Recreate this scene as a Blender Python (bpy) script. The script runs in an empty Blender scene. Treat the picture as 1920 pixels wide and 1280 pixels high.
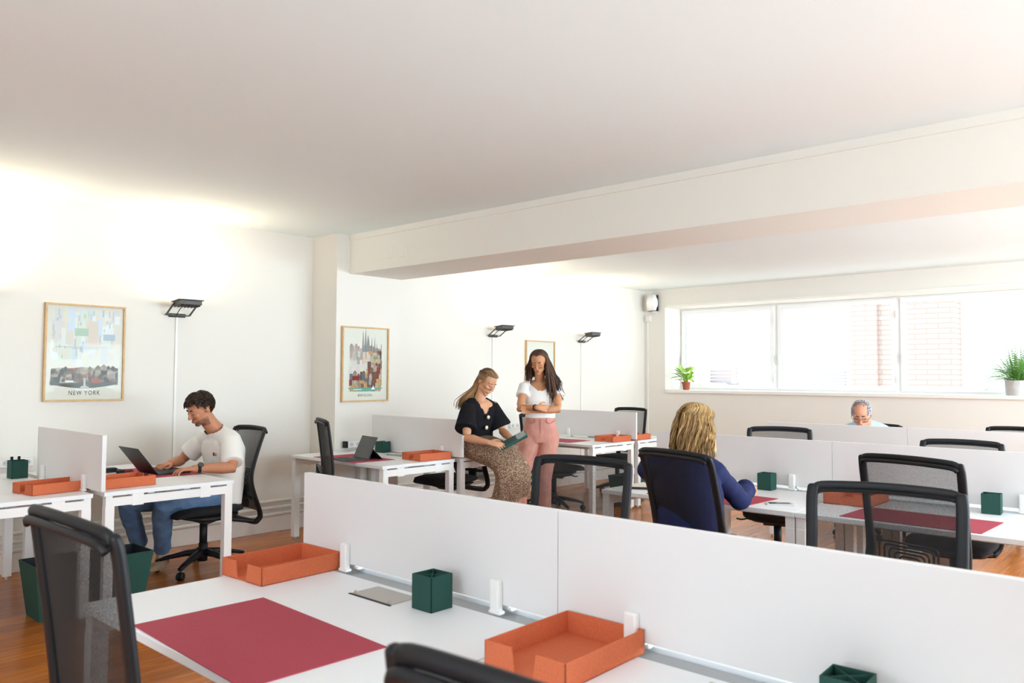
import bpy, bmesh, math, random
from mathutils import Vector, Matrix, Euler, noise
from math import sin, cos, pi, radians
random.seed(7)
SC = bpy.context.scene
COL = SC.collection
V = Vector

# ------------------------------------------------------------------ camera
cam_d = bpy.data.cameras.new('camera'); cam = bpy.data.objects.new('camera', cam_d); COL.objects.link(cam)
cam_d.sensor_fit = 'HORIZONTAL'; cam_d.sensor_width = 36.0; cam_d.lens = 28.0
cam_d.clip_start = 0.05; cam_d.clip_end = 300
yaw, pitch, roll = radians(47.82), radians(2.49), radians(0.293)
fw = V((sin(yaw)*cos(pitch), cos(yaw)*cos(pitch), sin(pitch)))
rr = V((cos(yaw), -sin(yaw), 0)); uu = rr.cross(fw)
r2 = rr*cos(roll)+uu*sin(roll); u2 = uu*cos(roll)-rr*sin(roll)
cam.matrix_world = Matrix(((r2.x,u2.x,-fw.x,0),(r2.y,u2.y,-fw.y,0),(r2.z,u2.z,-fw.z,1.45),(0,0,0,1)))
cam_d.dof.use_dof = True; cam_d.dof.focus_distance = 5.6; cam_d.dof.aperture_fstop = 5.6
SC.camera = cam
# ------------------------------------------------------------------ render look, world, lights
SC.view_settings.view_transform = 'Standard'; SC.view_settings.look = 'None'
SC.view_settings.gamma = 1.0; SC.view_settings.use_curve_mapping = False
SC.view_settings.exposure = 0.60
SC.cycles.max_bounces = 10; SC.cycles.diffuse_bounces = 6; SC.cycles.transparent_max_bounces = 24
SC.cycles.sample_clamp_indirect = 6.0
W = bpy.data.worlds.new('daylight'); SC.world = W; W.use_nodes = True
bg = W.node_tree.nodes['Background']; bg.inputs[0].default_value = (0.86, 0.94, 1.0, 1); bg.inputs[1].default_value = 2.85

def area(name, loc, target, sx, sy, power, col):
    l = bpy.data.lights.new(name, 'AREA'); l.shape = 'RECTANGLE'; l.size = sx; l.size_y = sy; l.energy = power; l.color = col
    o = bpy.data.objects.new(name, l); COL.objects.link(o); o.location = loc
    o.rotation_euler = (V(target)-V(loc)).to_track_quat('-Z', 'Z').to_euler(); return o
# daylight coming through the windows behind and beside the camera (south and west walls)
area('daylight_south_windows', (6.1, -3.8, 1.6), (6.1, -1.8, 4.5), 7.2, 1.7, 660, (0.69, 0.885, 1.0))
area('daylight_west_windows', (-2.9, 0.6, 1.7), (-1.6, 1.0, 4.4), 4.2, 1.6, 58, (0.70, 0.88, 1.0))
pt = area('daylight_east_windows', (10.90, 3.04, 1.87), (4, 3.04, 1.87), 6.5, 1.25, 10, (1, 1, 1)); pt.data.cycles.is_portal = True   # portal: guides the sky's own light through the windows

# ------------------------------------------------------------------ helpers
def lin(c):
    def f(v):
        v /= 255.0
        return v/12.92 if v <= 0.04045 else ((v+0.055)/1.055)**2.4
    return (f(c[0]), f(c[1]), f(c[2]), 1)

def mat(name, col, rough=0.6, metal=0.0, spec=0.5, noise_amt=0.0, noise_scale=30, bump=0.0, bump_scale=200, coord='Object', **kw):
    m = bpy.data.materials.new(name); m.use_nodes = True; nt = m.node_tree; b = nt.nodes['Principled BSDF']
    c = lin(col); b.inputs['Base Color'].default_value = c
    b.inputs['Roughness'].default_value = rough; b.inputs['Metallic'].default_value = metal
    b.inputs['Specular IOR Level'].default_value = spec
    for k, v in kw.items(): b.inputs[k.replace('_', ' ')].default_value = v
    tc = nt.nodes.new('ShaderNodeTexCoord')
    if noise_amt > 0:
        n = nt.nodes.new('ShaderNodeTexNoise'); n.inputs['Scale'].default_value = noise_scale; n.inputs['Detail'].default_value = 4
        nt.links.new(tc.outputs[coord], n.inputs['Vector'])
        r = nt.nodes.new('ShaderNodeValToRGB')
        r.color_ramp.elements[0].position = 0.3; r.color_ramp.elements[1].position = 0.7
        r.color_ramp.elements[0].color = [x*(1-noise_amt) for x in c[:3]]+[1]
        r.color_ramp.elements[1].color = [min(1, x*(1+noise_amt)) for x in c[:3]]+[1]
        nt.links.new(n.outputs['Fac'], r.inputs['Fac']); nt.links.new(r.outputs['Color'], b.inputs['Base Color'])
    if bump > 0:
        n = nt.nodes.new('ShaderNodeTexNoise'); n.inputs['Scale'].default_value = bump_scale; n.inputs['Detail'].default_value = 3
        nt.links.new(tc.outputs[coord], n.inputs['Vector'])
        bp = nt.nodes.new('ShaderNodeBump'); bp.inputs['Strength'].default_value = bump; bp.inputs['Distance'].default_value = 0.002
        nt.links.new(n.outputs['Fac'], bp.inputs['Height']); nt.links.new(bp.outputs['Normal'], b.inputs['Normal'])
    return m

def emis(name, col, s):
    m = bpy.data.materials.new(name); m.use_nodes = True; b = m.node_tree.nodes['Principled BSDF']
    b.inputs['Emission Color'].default_value = lin(col); b.inputs['Emission Strength'].default_value = s; return m

def tag(o, label=None, cat=None, group=None, kind=None):
    if label: o['label'] = label
    if cat: o['category'] = cat
    if group: o['group'] = group
    if kind: o['kind'] = kind
    return o

def obj(name, bm, m, parent=None, smooth=False, loc=None, bevel=0, seg=2):
    me = bpy.data.meshes.new(name)
    if bm.faces:
        bmesh.ops.recalc_face_normals(bm, faces=bm.faces)
    bm.to_mesh(me); bm.free()
    ms = m if isinstance(m, (list, tuple)) else [m]
    for x in ms: me.materials.append(x)
    if smooth:
        me.polygons.foreach_set('use_smooth', [True]*len(me.polygons))
        me.set_sharp_from_angle(angle=radians(45)) if smooth != 2 else None
    o = bpy.data.objects.new(name, me); COL.objects.link(o)
    if parent: o.parent = parent
    if loc: o.location = loc
    if bevel:
        md = o.modifiers.new('bevel', 'BEVEL'); md.width = bevel; md.segments = seg; md.limit_method = 'ANGLE'; md.harden_normals = False
    return o

def empty(name, loc=(0,0,0), rz=0.0):
    o = bpy.data.objects.new(name, None); o.empty_display_size = 0.1; COL.objects.link(o); o.location = loc; o.rotation_euler = (0,0,rz); return o

def B(): return bmesh.new()

def box(bm, x0, x1, y0, y1, z0, z1, M=None, mi=0):
    vs = [bm.verts.new(V((x, y, z)) if M is None else M @ V((x, y, z))) for x in (x0, x1) for y in (y0, y1) for z in (z0, z1)]
    for f in ((0,1,3,2),(4,6,7,5),(0,4,5,1),(2,3,7,6),(0,2,6,4),(1,5,7,3)):
        fc = bm.faces.new([vs[i] for i in f]); fc.material_index = mi
    return bm

def poly(bm, pts, mi=0):
    f = bm.faces.new([bm.verts.new(V(p)) for p in pts]); f.material_index = mi; return f

def prism(bm, pts2, axis, a, b, M=None):
    # polygon pts2 extruded along axis ('x','y','z') from a to b
    def mk(p, t):
        q = {'x': V((t, p[0], p[1])), 'y': V((p[0], t, p[1])), 'z': V((p[0], p[1], t))}[axis]
        return bm.verts.new(q if M is None else M @ q)
    A = [mk(p, a) for p in pts2]; Bv = [mk(p, b) for p in pts2]; n = len(pts2)
    bm.faces.new(A); bm.faces.new(Bv[::-1])
    for i in range(n): bm.faces.new((A[i], A[(i+1) % n], Bv[(i+1) % n], Bv[i]))

def loft(bm, pts, rad, up=V((0,0,1)), n=12, caps=True, dome=False, sup=2.0):
    """sections (a, b) swept along pts; a lies along up x tangent, b along the other normal. sup>2 squares the section."""
    pts = [V(p) for p in pts]; N = len(pts); up = V(up)
    rad = [(r, r) if not isinstance(r, (tuple, list)) else r for r in rad]
    if dome:
        t0 = (pts[0]-pts[1]).normalized(); t1 = (pts[-1]-pts[-2]).normalized()
        r0, r1 = rad[0], rad[-1]; m0, m1 = min(r0), min(r1)
        pre = [(pts[0]+t0*m0*k, (r0[0]*s, r0[1]*s)) for k, s in ((0.95, 0.25), (0.8, 0.6), (0.45, 0.89))]
        post = [(pts[-1]+t1*m1*k, (r1[0]*s, r1[1]*s)) for k, s in ((0.45, 0.89), (0.8, 0.6), (0.95, 0.25))]
        pts = [p for p, _ in pre]+pts+[p for p, _ in post]; rad = [r for _, r in pre]+rad+[r for _, r in post]; N = len(pts)
    rings = []
    side = None
    for i in range(N):
        t = (pts[min(i+1, N-1)]-pts[max(i-1, 0)])
        if t.length < 1e-9: t = V((0,0,1))
        t.normalize()
        s = up.cross(t)
        if s.length < 0.15:
            s = side - t*side.dot(t) if side is not None else (V((1,0,0)).cross(t) if abs(t.x) < 0.9 else V((0,1,0)).cross(t))
        s.normalize(); 
        if side is not None and s.dot(side) < 0: s = -s
        side = s; q = t.cross(s)
        a, b = rad[i]; ring = []
        for k in range(n):
            th = 2*pi*k/n; c, d = cos(th), sin(th)
            if sup != 2.0:
                c = math.copysign(abs(c)**(2/sup), c); d = math.copysign(abs(d)**(2/sup), d)
            ring.append(bm.verts.new(pts[i]+s*(a*c)+q*(b*d)))
        rings.append(ring)
    for i in range(N-1):
        for k in range(n):
            bm.faces.new((rings[i][k], rings[i][(k+1) % n], rings[i+1][(k+1) % n], rings[i+1][k]))
    if caps:
        bm.faces.new(rings[0][::-1]); bm.faces.new(rings[-1])
    return rings

def tube(bm, pts, r, n=8, closed=False, up=V((0,0,1))):
    if closed:
        pts = [V(p) for p in pts]; N = len(pts); rings = []; side = None
        for i in range(N):
            t = (pts[(i+1) % N]-pts[i-1]).normalized(); s = V(up).cross(t)
            if s.length < 0.1: s = V((1,0,0)).cross(t)
            s.normalize()
            if side is not None and s.dot(side) < 0: s = -s
            side = s; q = t.cross(s); ra, rb = r if isinstance(r, tuple) else (r, r)
            rings.append([bm.verts.new(pts[i]+s*(ra*cos(2*pi*k/n))+q*(rb*sin(2*pi*k/n))) for k in range(n)])
        for i in range(N):
            a, b = rings[i], rings[(i+1) % N]
            for k in range(n): bm.faces.new((a[k], a[(k+1) % n], b[(k+1) % n], b[k]))
    else:
        loft(bm, pts, [r]*len(pts), up=up, n=n)
    return bm

def cyl(bm, c, r, h, n=24, r2=None, axis='z'):
    c = V(c); r2 = r if r2 is None else r2
    d = {'x': V((1,0,0)), 'y': V((0,1,0)), 'z': V((0,0,1))}[axis]
    loft(bm, [c, c+d*h], [r, r2], up=V((0,1,0)) if axis != 'y' else V((1,0,0)), n=n); return bm

def ell(bm, c, r, M=None, u=20, v=14, R=None):
    c = V(c); vs = []
    for j in range(1, v):
        ph = pi*j/v
        row = []
        for i in range(u):
            th = 2*pi*i/u; p = V((r[0]*sin(ph)*cos(th), r[1]*sin(ph)*sin(th), r[2]*cos(ph)))
            if R is not None: p = R @ p
            p = c+p
            row.append(bm.verts.new(p if M is None else M @ p))
        vs.append(row)
    def ap(z):
        p = V((0, 0, z))
        if R is not None: p = R @ p
        p = c+p
        return bm.verts.new(p if M is None else M @ p)
    top, bot = ap(r[2]), ap(-r[2])
    for i in range(u):
        bm.faces.new((top, vs[0][i], vs[0][(i+1) % u])); bm.faces.new((bot, vs[-1][(i+1) % u], vs[-1][i]))
        for j in range(v-2):
            bm.faces.new((vs[j][i], vs[j+1][i], vs[j+1][(i+1) % u], vs[j][(i+1) % u]))
    return bm

def smooth_path(pts, k=6):
    """Catmull-Rom through pts"""
    P = [V(p) for p in pts]; out = []
    for i in range(len(P)-1):
        p0 = P[max(i-1, 0)]; p1 = P[i]; p2 = P[i+1]; p3 = P[min(i+2, len(P)-1)]
        for j in range(k):
            t = j/k
            out.append(0.5*((2*p1)+(p2-p0)*t+(2*p0-5*p1+4*p2-p3)*t*t+(3*p1-p0-3*p2+p3)*t**3))
    out.append(P[-1]); return out

def fuse(name, bm, m, voxel=0.005, smooth=4, parent=None, fac=0.6):
    """weld overlapping shapes into one continuous smooth surface"""
    me = bpy.data.meshes.new(name+'_raw'); bmesh.ops.recalc_face_normals(bm, faces=bm.faces); bm.to_mesh(me); bm.free()
    t = bpy.data.objects.new(name, me); COL.objects.link(t)
    md = t.modifiers.new('r', 'REMESH'); md.mode = 'VOXEL'; md.voxel_size = voxel; md.use_smooth_shade = True
    if smooth:
        ms = t.modifiers.new('s', 'SMOOTH'); ms.iterations = smooth; ms.factor = fac
    dg = bpy.context.evaluated_depsgraph_get(); dg.update()
    new = bpy.data.meshes.new_from_object(t.evaluated_get(dg)); new.name = name
    t.modifiers.clear(); t.data = new; bpy.data.meshes.remove(me)
    new.materials.clear()
    for x in (m if isinstance(m, (list, tuple)) else [m]): new.materials.append(x)
    new.polygons.foreach_set('use_smooth', [True]*len(new.polygons))
    if parent: t.parent = parent
    return t

def copy_tree(o, parent=None):
    c = o.copy(); COL.objects.link(c); c.parent = parent
    for ch in list(o.children): copy_tree(ch, c)
    return c

# ------------------------------------------------------------------ materials
M_wall = mat('white_wall_paint', (230, 225, 217), 0.75, spec=0.25, bump=0.15, bump_scale=60)
M_ceil = mat('ceiling_paint', (236, 245, 246), 0.85, spec=0.15)
M_trim = mat('satin_white_trim', (238, 234, 228), 0.45)
M_desk = mat('white_desk_laminate', (238, 240, 242), 0.38, spec=0.4)
M_panel = mat('white_screen_panel', (229, 227, 227), 0.55, spec=0.3)
M_steel = mat('white_powder_coat', (240, 239, 237), 0.4)
M_alu = mat('brushed_aluminium', (190, 186, 178), 0.4, metal=0.6)
M_greymetal = mat('grey_cable_tray_metal', (168, 170, 172), 0.5, metal=0.1)
M_black = mat('black_plastic', (22, 22, 26), 0.5, spec=0.35)
M_blackf = mat('black_seat_fabric', (24, 24, 28), 0.9, bump=0.5, bump_scale=900)
M_orange = mat('burnt_orange_felt_board', (204, 108, 72), 0.8, spec=0.2, noise_amt=0.08, noise_scale=180, bump=0.2, bump_scale=500)
M_green = mat('dark_green_leatherboard', (38, 78, 70), 0.7, spec=0.3, noise_amt=0.1, noise_scale=200, bump=0.2, bump_scale=500)
M_greenin = mat('bin_lining', (28, 36, 46), 0.8)
M_mat = mat('crimson_desk_mat', (172, 68, 82), 0.75, spec=0.25, noise_amt=0.05, noise_scale=160, bump=0.15, bump_scale=600)
M_oak = mat('pale_oak_frame', (205, 168, 118), 0.5, noise_amt=0.1, noise_scale=25)
M_screen = mat('dark_laptop_shell', (44, 40, 40), 0.4, metal=0.3)
M_key = mat('keyboard_grey', (60, 62, 64), 0.6)
M_sock = mat('white_socket_plastic', (232, 230, 226), 0.35)
M_dark = mat('dark_hole', (40, 38, 38), 0.7)
M_pvc = mat('white_pvc', (244, 244, 244), 0.3)
M_lampgrey = mat('dark_grey_metal', (92, 90, 88), 0.4, metal=0.5)
M_terra = mat('terracotta_pot', (170, 84, 62), 0.75)
M_potgrey = mat('grey_ceramic_pot', (196, 196, 196), 0.6, noise_amt=0.05)
M_soil = mat('potting_soil', (70, 48, 36), 0.95)
M_leaf = mat('lime_green_leaf', (150, 190, 60), 0.5, noise_amt=0.25, noise_scale=25)
M_fern = mat('fern_green_leaf', (92, 150, 62), 0.55, noise_amt=0.3, noise_scale=20)

def mesh_fabric():
    m = bpy.data.materials.new('black_open_mesh'); m.use_nodes = True; nt = m.node_tree
    b = nt.nodes['Principled BSDF']; b.inputs['Base Color'].default_value = lin((20, 20, 22)); b.inputs['Roughness'].default_value = 0.8
    out = nt.nodes['Material Output']; tr = nt.nodes.new('ShaderNodeBsdfTransparent'); mx = nt.nodes.new('ShaderNodeMixShader')
    tc = nt.nodes.new('ShaderNodeTexCoord'); n = nt.nodes.new('ShaderNodeTexNoise'); n.inputs['Scale'].default_value = 260
    mr = nt.nodes.new('ShaderNodeMapRange'); mr.inputs['From Min'].default_value = 0.3; mr.inputs['From Max'].default_value = 0.7
    mr.inputs['To Min'].default_value = 0.54; mr.inputs['To Max'].default_value = 0.38
    nt.links.new(tc.outputs['Object'], n.inputs['Vector']); nt.links.new(n.outputs['Fac'], mr.inputs['Value'])
    geo = nt.nodes.new('ShaderNodeNewGeometry'); dt = nt.nodes.new('ShaderNodeVectorMath'); dt.operation = 'DOT_PRODUCT'
    nt.links.new(geo.outputs['Normal'], dt.inputs[0]); nt.links.new(geo.outputs['Incoming'], dt.inputs[1])
    ab = nt.nodes.new('ShaderNodeMath'); ab.operation = 'ABSOLUTE'; nt.links.new(dt.outputs['Value'], ab.inputs[0])
    mxm = nt.nodes.new('ShaderNodeMath'); mxm.operation = 'MAXIMUM'; mxm.inputs[1].default_value = .12; nt.links.new(ab.outputs[0], mxm.inputs[0])
    iv = nt.nodes.new('ShaderNodeMath'); iv.operation = 'DIVIDE'; iv.inputs[0].default_value = .95; nt.links.new(mxm.outputs[0], iv.inputs[1])
    pw = nt.nodes.new('ShaderNodeMath'); pw.operation = 'POWER'; nt.links.new(mr.outputs['Result'], pw.inputs[0]); nt.links.new(iv.outputs[0], pw.inputs[1])   # open fraction seen along the slant
    sb = nt.nodes.new('ShaderNodeMath'); sb.operation = 'SUBTRACT'; sb.inputs[0].default_value = 1; nt.links.new(pw.outputs[0], sb.inputs[1])
    nt.links.new(sb.outputs[0], mx.inputs[0]); nt.links.new(tr.outputs[0], mx.inputs[1]); nt.links.new(b.outputs[0], mx.inputs[2])
    nt.links.new(mx.outputs[0], out.inputs['Surface']); return m
M_mesh = mesh_fabric()

def glass(name, tint=(250,252,252), gl=0.025):
    m = bpy.data.materials.new(name); m.use_nodes = True; nt = m.node_tree
    nt.nodes.remove(nt.nodes['Principled BSDF']); out = nt.nodes['Material Output']
    tr = nt.nodes.new('ShaderNodeBsdfTransparent'); tr.inputs[0].default_value = lin(tint)
    g = nt.nodes.new('ShaderNodeBsdfGlossy'); g.inputs['Roughness'].default_value = 0.02
    lw = nt.nodes.new('ShaderNodeLayerWeight'); lw.inputs[0].default_value = .5
    pw = nt.nodes.new('ShaderNodeMath'); pw.operation = 'POWER'; pw.inputs[1].default_value = 5
    fr = nt.nodes.new('ShaderNodeMath'); fr.operation = 'MULTIPLY_ADD'; fr.inputs[1].default_value = .6; fr.inputs[2].default_value = gl
    nt.links.new(lw.outputs['Facing'], pw.inputs[0]); nt.links.new(pw.outputs[0], fr.inputs[0])
    mx = nt.nodes.new('ShaderNodeMixShader')
    nt.links.new(fr.outputs[0], mx.inputs[0]); nt.links.new(tr.outputs[0], mx.inputs[1]); nt.links.new(g.outputs[0], mx.inputs[2])
    nt.links.new(mx.outputs[0], out.inputs['Surface']); return m
M_glass = glass('window_glass'); M_picglass = glass('picture_glass', gl=0.004)

def floor_mat():
    m = bpy.data.materials.new('varnished_pine_planks'); m.use_nodes = True; nt = m.node_tree; b = nt.nodes['Principled BSDF']
    tc = nt.nodes.new('ShaderNodeTexCoord'); br = nt.nodes.new('ShaderNodeTexBrick')
    br.inputs['Scale'].default_value = 1.0; br.inputs['Brick Width'].default_value = 3.1; br.inputs['Row Height'].default_value = 0.165
    br.inputs['Mortar Size'].default_value = 0.0022; br.inputs['Mortar Smooth'].default_value = 0.2; br.offset = 0.37
    br.inputs['Color1'].default_value = lin((208, 122, 40)); br.inputs['Color2'].default_value = lin((168, 92, 32)); br.inputs['Mortar'].default_value = lin((196, 150, 110))
    nt.links.new(tc.outputs['Object'], br.inputs['Vector'])
    mp = nt.nodes.new('ShaderNodeMapping'); mp.inputs['Scale'].default_value = (1.2, 16, 1); nt.links.new(tc.outputs['Object'], mp.inputs['Vector'])
    n = nt.nodes.new('ShaderNodeTexNoise'); n.inputs['Scale'].default_value = 2.2; n.inputs['Detail'].default_value = 6; n.inputs['Distortion'].default_value = 1.2
    nt.links.new(mp.outputs[0], n.inputs['Vector'])
    mr = nt.nodes.new('ShaderNodeMapRange'); mr.inputs['From Min'].default_value = .3; mr.inputs['From Max'].default_value = .72
    mr.inputs['To Min'].default_value = 0.62; mr.inputs['To Max'].default_value = 1.22; nt.links.new(n.outputs['Fac'], mr.inputs['Value'])
    mx = nt.nodes.new('ShaderNodeMix'); mx.data_type = 'RGBA'; mx.blend_type = 'MULTIPLY'; mx.inputs[0].default_value = 1
    nt.links.new(br.outputs['Color'], mx.inputs[6]); nt.links.new(mr.outputs[0], mx.inputs[7]); nt.links.new(mx.outputs[2], b.inputs['Base Color'])
    b.inputs['Roughness'].default_value = 0.27; b.inputs['Specular IOR Level'].default_value = 0.5
    bp = nt.nodes.new('ShaderNodeBump'); bp.inputs['Strength'].default_value = 0.15; bp.inputs['Distance'].default_value = 0.003
    nt.links.new(br.outputs['Fac'], bp.inputs['Height']); bp.invert = True; nt.links.new(bp.outputs[0], b.inputs['Normal'])
    return m
M_floor = floor_mat()

# ------------------------------------------------------------------ room shell
XW, YN, ZC, ZC2 = 10.34, 6.65, 2.79, 2.757
XO, YS = -3.0, -4.0
def struct(name, bm, m, parent=None, bevel=0, **k):
    o = obj(name, bm, m, parent, bevel=bevel, **k)
    if parent is None: tag(o, kind='structure')
    return o
struct('floor', box(B(), XO-.2, XW+.6, YS-.2, YN+.2, -0.12, 0), M_floor)
struct('ceiling', box(B(), XO-.2, XW+.6, YS-.2, YN+.2, ZC, ZC+.2), M_ceil)
struct('ceiling_over_window_bay', box(B(), 5.22, XW, YS, YN, ZC2, ZC), M_ceil)
struct('wall_north', box(B(), XO-.2, XW+.6, YN, YN+.2, 0, ZC), M_wall)
# window niche of the east wall: y 6.285 down to -0.2, z 1.216..2.48
Y1, Y0 = 6.285, -0.2
bm = B(); box(bm, XW, XW+.6, YS-.2, YN, 0, 1.216); box(bm, XW, XW+.6, YS-.2, YN, 2.486, ZC)
box(bm, XW, XW+.6, Y1, YN, 1.216, 2.486); box(bm, XW, XW+.6, YS-.2, Y0, 1.216, 2.486)
struct('wall_east', bm, M_wall)
# west wall with windows
bm = B(); box(bm, XO-.2, XO, YS-.2, YN, 0, .9); box(bm, XO-.2, XO, YS-.2, YN, 2.5, ZC)
box(bm, XO-.2, XO, 2.7, YN, .9, 2.5); box(bm, XO-.2, XO, YS-.2, -1.5, .9, 2.5)
struct('wall_west', bm, M_wall)
bm = B(); box(bm, XO, XW+.6, YS-.2, YS, 0, .9); box(bm, XO, XW+.6, YS-.2, YS, 2.6, ZC)
xs = [XO, -.3, 2.5, 2.9, 5.7, 6.1, 9.9, XW+.6]
for a, b_ in ((XO, -.3), (2.5, 2.9), (5.7, 6.1), (9.9, XW+.6)): box(bm, a, b_, YS-.2, YS, .9, 2.6)
struct('wall_south', bm, M_wall)
# pilaster and beam
struct('trim_pilaster', box(B(), 4.432, 5.20, 6.25, YN, 0, ZC), M_wall)
bm = B(); box(bm, 4.58, 5.22, YS, 6.25, 2.421, ZC); box(bm, 4.565, 4.58, YS, 6.25, 2.738, ZC)
M_beam = mat('beam_paint', (239, 237, 229), 0.8, spec=0.2)
struct('ceiling_beam', bm, M_beam)
# flush cover plates on the beam
for i, (y, z) in enumerate(((5.66, 2.565), (5.46, 2.56))):
    o = obj('cover_plate', box(B(), 4.572, 4.58, y-.045, y+.045, z-.05, z+.05), M_beam, bevel=.003)
    tag(o, ['white square cover plate on the beam, the one nearer the pilaster', 'white square cover plate on the beam, the one farther from the pilaster'][i], 'cover plate', 'cover plates on the beam')
# boxed lintel lip
struct('trim_lintel', box(B(), XW-.03, XW, YS, 6.24, 2.486, 2.515), M_trim)
struct('trim_sill', box(B(), XW-.035, 10.80, Y0, 6.262, 1.216, 1.261), M_trim, bevel=.006)
# baseboards
def baseboard(name, x0, x1, y0, y1): return struct(name, box(B(), x0, x1, y0, y1, 0, .14), M_trim, bevel=.004)
baseboard('baseboard_north', XO, 4.432, YN-.02, YN)
baseboard('baseboard_north_right', 5.20, XW, YN-.02, YN)
baseboard('baseboard_pilaster', 4.41, 5.22, 6.23, YN)
baseboard('baseboard_east', XW-.02, XW, YS, YN)
# pipes along the north wall above the baseboard
for seg, (xa, xb) in enumerate(((XO, 4.43), (5.23, XW-.04))):
    for k, z in enumerate((.165, .225, .285)):
        o = obj('heating_pipe', tube(B(), [(xa, YN-.028, z), (xb, YN-.028, z)], .016, n=12, up=V((0,0,1))), M_trim, smooth=True)
        tag(o, '%s of three cream pipes running above the baseboard, %s the pilaster' % (['lowest', 'middle', 'topmost'][k], ['left of', 'right of'][seg]), 'pipe', 'pipes above the baseboard')

# ------------------------------------------------------------------ east windows
def window(i, ya, yb, handle_left=True):
    # ya > yb
    r = empty('window_%d' % i, (10.80, (ya+yb)/2, 1.261)); tag(r, kind='structure')
    X0 = 0.0
    L = (ya-yb)/2; H = 2.486-1.261
    def ring(bm, x0, x1, l, z0, z1, w):
        box(bm, x0, x1, -l, l, z0, z0+w); box(bm, x0, x1, -l, l, z1-w, z1)
        box(bm, x0, x1, -l, -l+w, z0+w, z1-w); box(bm, x0, x1, l-w, l, z0+w, z1-w)
    bm = B(); ring(bm, X0, X0+.07, L, 0, H, .035); obj('window_frame', bm, M_pvc, r, bevel=.003)
    bm = B(); ring(bm, X0-.02, X0+.05, L-.025, .02, H-.02, .062); s = obj('sash', bm, M_pvc, r, bevel=.005)
    bm = B(); ring(bm, X0+.0, X0+.012, L-.084, .079, H-.079, .004); obj('glazing_gasket', bm, M_dark, s)
    obj('glass_pane', box(B(), X0+.010, X0+.016, -L+.083, L-.083, .078, H-.078), M_glass, r)
    if handle_left:
        bm = B(); box(bm, X0-.035, X0-.02, L-.072, L-.042, .42, .50); box(bm, X0-.06, X0-.042, L-.07, L-.045, .36, .50); box(bm, X0-.045, X0-.03, L-.065, L-.05, .47, .49)
        obj('window_handle', bm, M_pvc, r, bevel=.004)
        bm = B()
        for z in (.12, .95): cyl(bm, (X0-.03, -L+.02, z), .009, .1, 10)
        obj('hinge', bm, M_pvc, r)
    return r
ys = [6.285, 4.765, 3.15, 1.5, Y0]
for i in range(4): window(i+1, ys[i], ys[i+1], True)
# windows of the walls behind the camera
def plain_window(i, axis, a, b, z0, z1, pos, nm=3):
    r = empty('window_%d' % i, (0, 0, 0)); tag(r, kind='structure'); bm = B()
    def bx(a0, a1, z_0, z_1):
        if axis == 'x': box(bm, a0, a1, pos-.05, pos+.02, z_0, z_1)
        else: box(bm, pos-.05, pos+.02, a0, a1, z_0, z_1)
    bx(a, b, z0, z0+.06); bx(a, b, z1-.06, z1)
    for k in range(nm+1):
        t = a+(b-a)*k/nm; bx(max(a, t-.035), min(b, t+.035), z0, z1)
    obj('window_frame', bm, M_pvc, r)
for i, (a, b_) in enumerate(((-.3, 2.5), (2.9, 5.7), (6.1, 9.9))): plain_window(5+i, 'x', a, b_, .9, 2.6, YS-.1)
plain_window(8, 'y', -1.5, 2.7, .9, 2.5, XO-.1, 4)
# ------------------------------------------------------------------ desks
ZT = 0.74
def desk(xi, s, y0, y1, label, cat='desk', group=None, depth=0.78, hatch=None):
    """xi: inner (screen side) edge, s: direction of the user side, y0<y1"""
    xo = xi+s*depth; r = empty('office_desk', ((xi+xo)/2, (y0+y1)/2, 0)); tag(r, label, cat, group)
    cx, cy = (xi+xo)/2, (y0+y1)/2; hx = depth/2; hy = (y1-y0)/2
    o = obj('tabletop', box(B(), -hx, hx, -hy+.002, hy-.002, .715, ZT), M_desk, r, bevel=.002)
    bm = B()
    for sy in (-1, 1):
        ya, yb = sorted((sy*(hy-.004), sy*(hy-.054)))
        box(bm, -hx+.01, hx-.01, ya, yb, .652, .704)
        for k in (-.52, .0, .52)[::2]:
            box(bm, k*hx-.035, k*hx+.035, ya-.0015, yb+.0015, .645, .715)
        box(bm, -hx+.01, -hx+.05, ya, yb, .70, .715); box(bm, hx-.05, hx-.01, ya, yb, .70, .715)
    for k in (-.28, .28): box(bm, k*hx-.02, k*hx+.02, -hy+.05, hy-.05, .665, .715)
    obj('underframe', bm, M_steel, r, bevel=.0015)
    for sx in (-1, 1):
        for sy in (-1, 1):
            xa, xb = sorted((sx*(hx-.008), sx*(hx-.062))); ya, yb = sorted((sy*(hy-.004), sy*(hy-.054)))
            l = obj('leg', box(B(), xa, xb, ya, yb, .02, .655), M_steel, r, bevel=.002)
            obj('levelling_foot', cyl(B(), ((xa+xb)/2, (ya+yb)/2, 0), .016, .02, 14), M_alu, l)
    if hatch is not None:
        hxp, hyp = hatch; bm = B(); box(bm, hxp-cx-.055, hxp-cx+.055, hyp-cy-.10, hyp-cy+.10, ZT, ZT+.003)
        h = obj('cable_hatch', bm, M_alu, r, bevel=.001)
        bm = B(); box(bm, hxp-cx-.064, hxp-cx-.056, hyp-cy-.105, hyp-cy+.105, ZT, ZT+.0022); obj('hatch_slot', bm, M_dark, h)
        for k in (-1, 1): obj('hatch_pin', cyl(B(), (hxp-cx-.05, hyp-cy+k*.085, ZT+.003), .005, .008, 12), M_alu, h)
    return r

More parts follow.
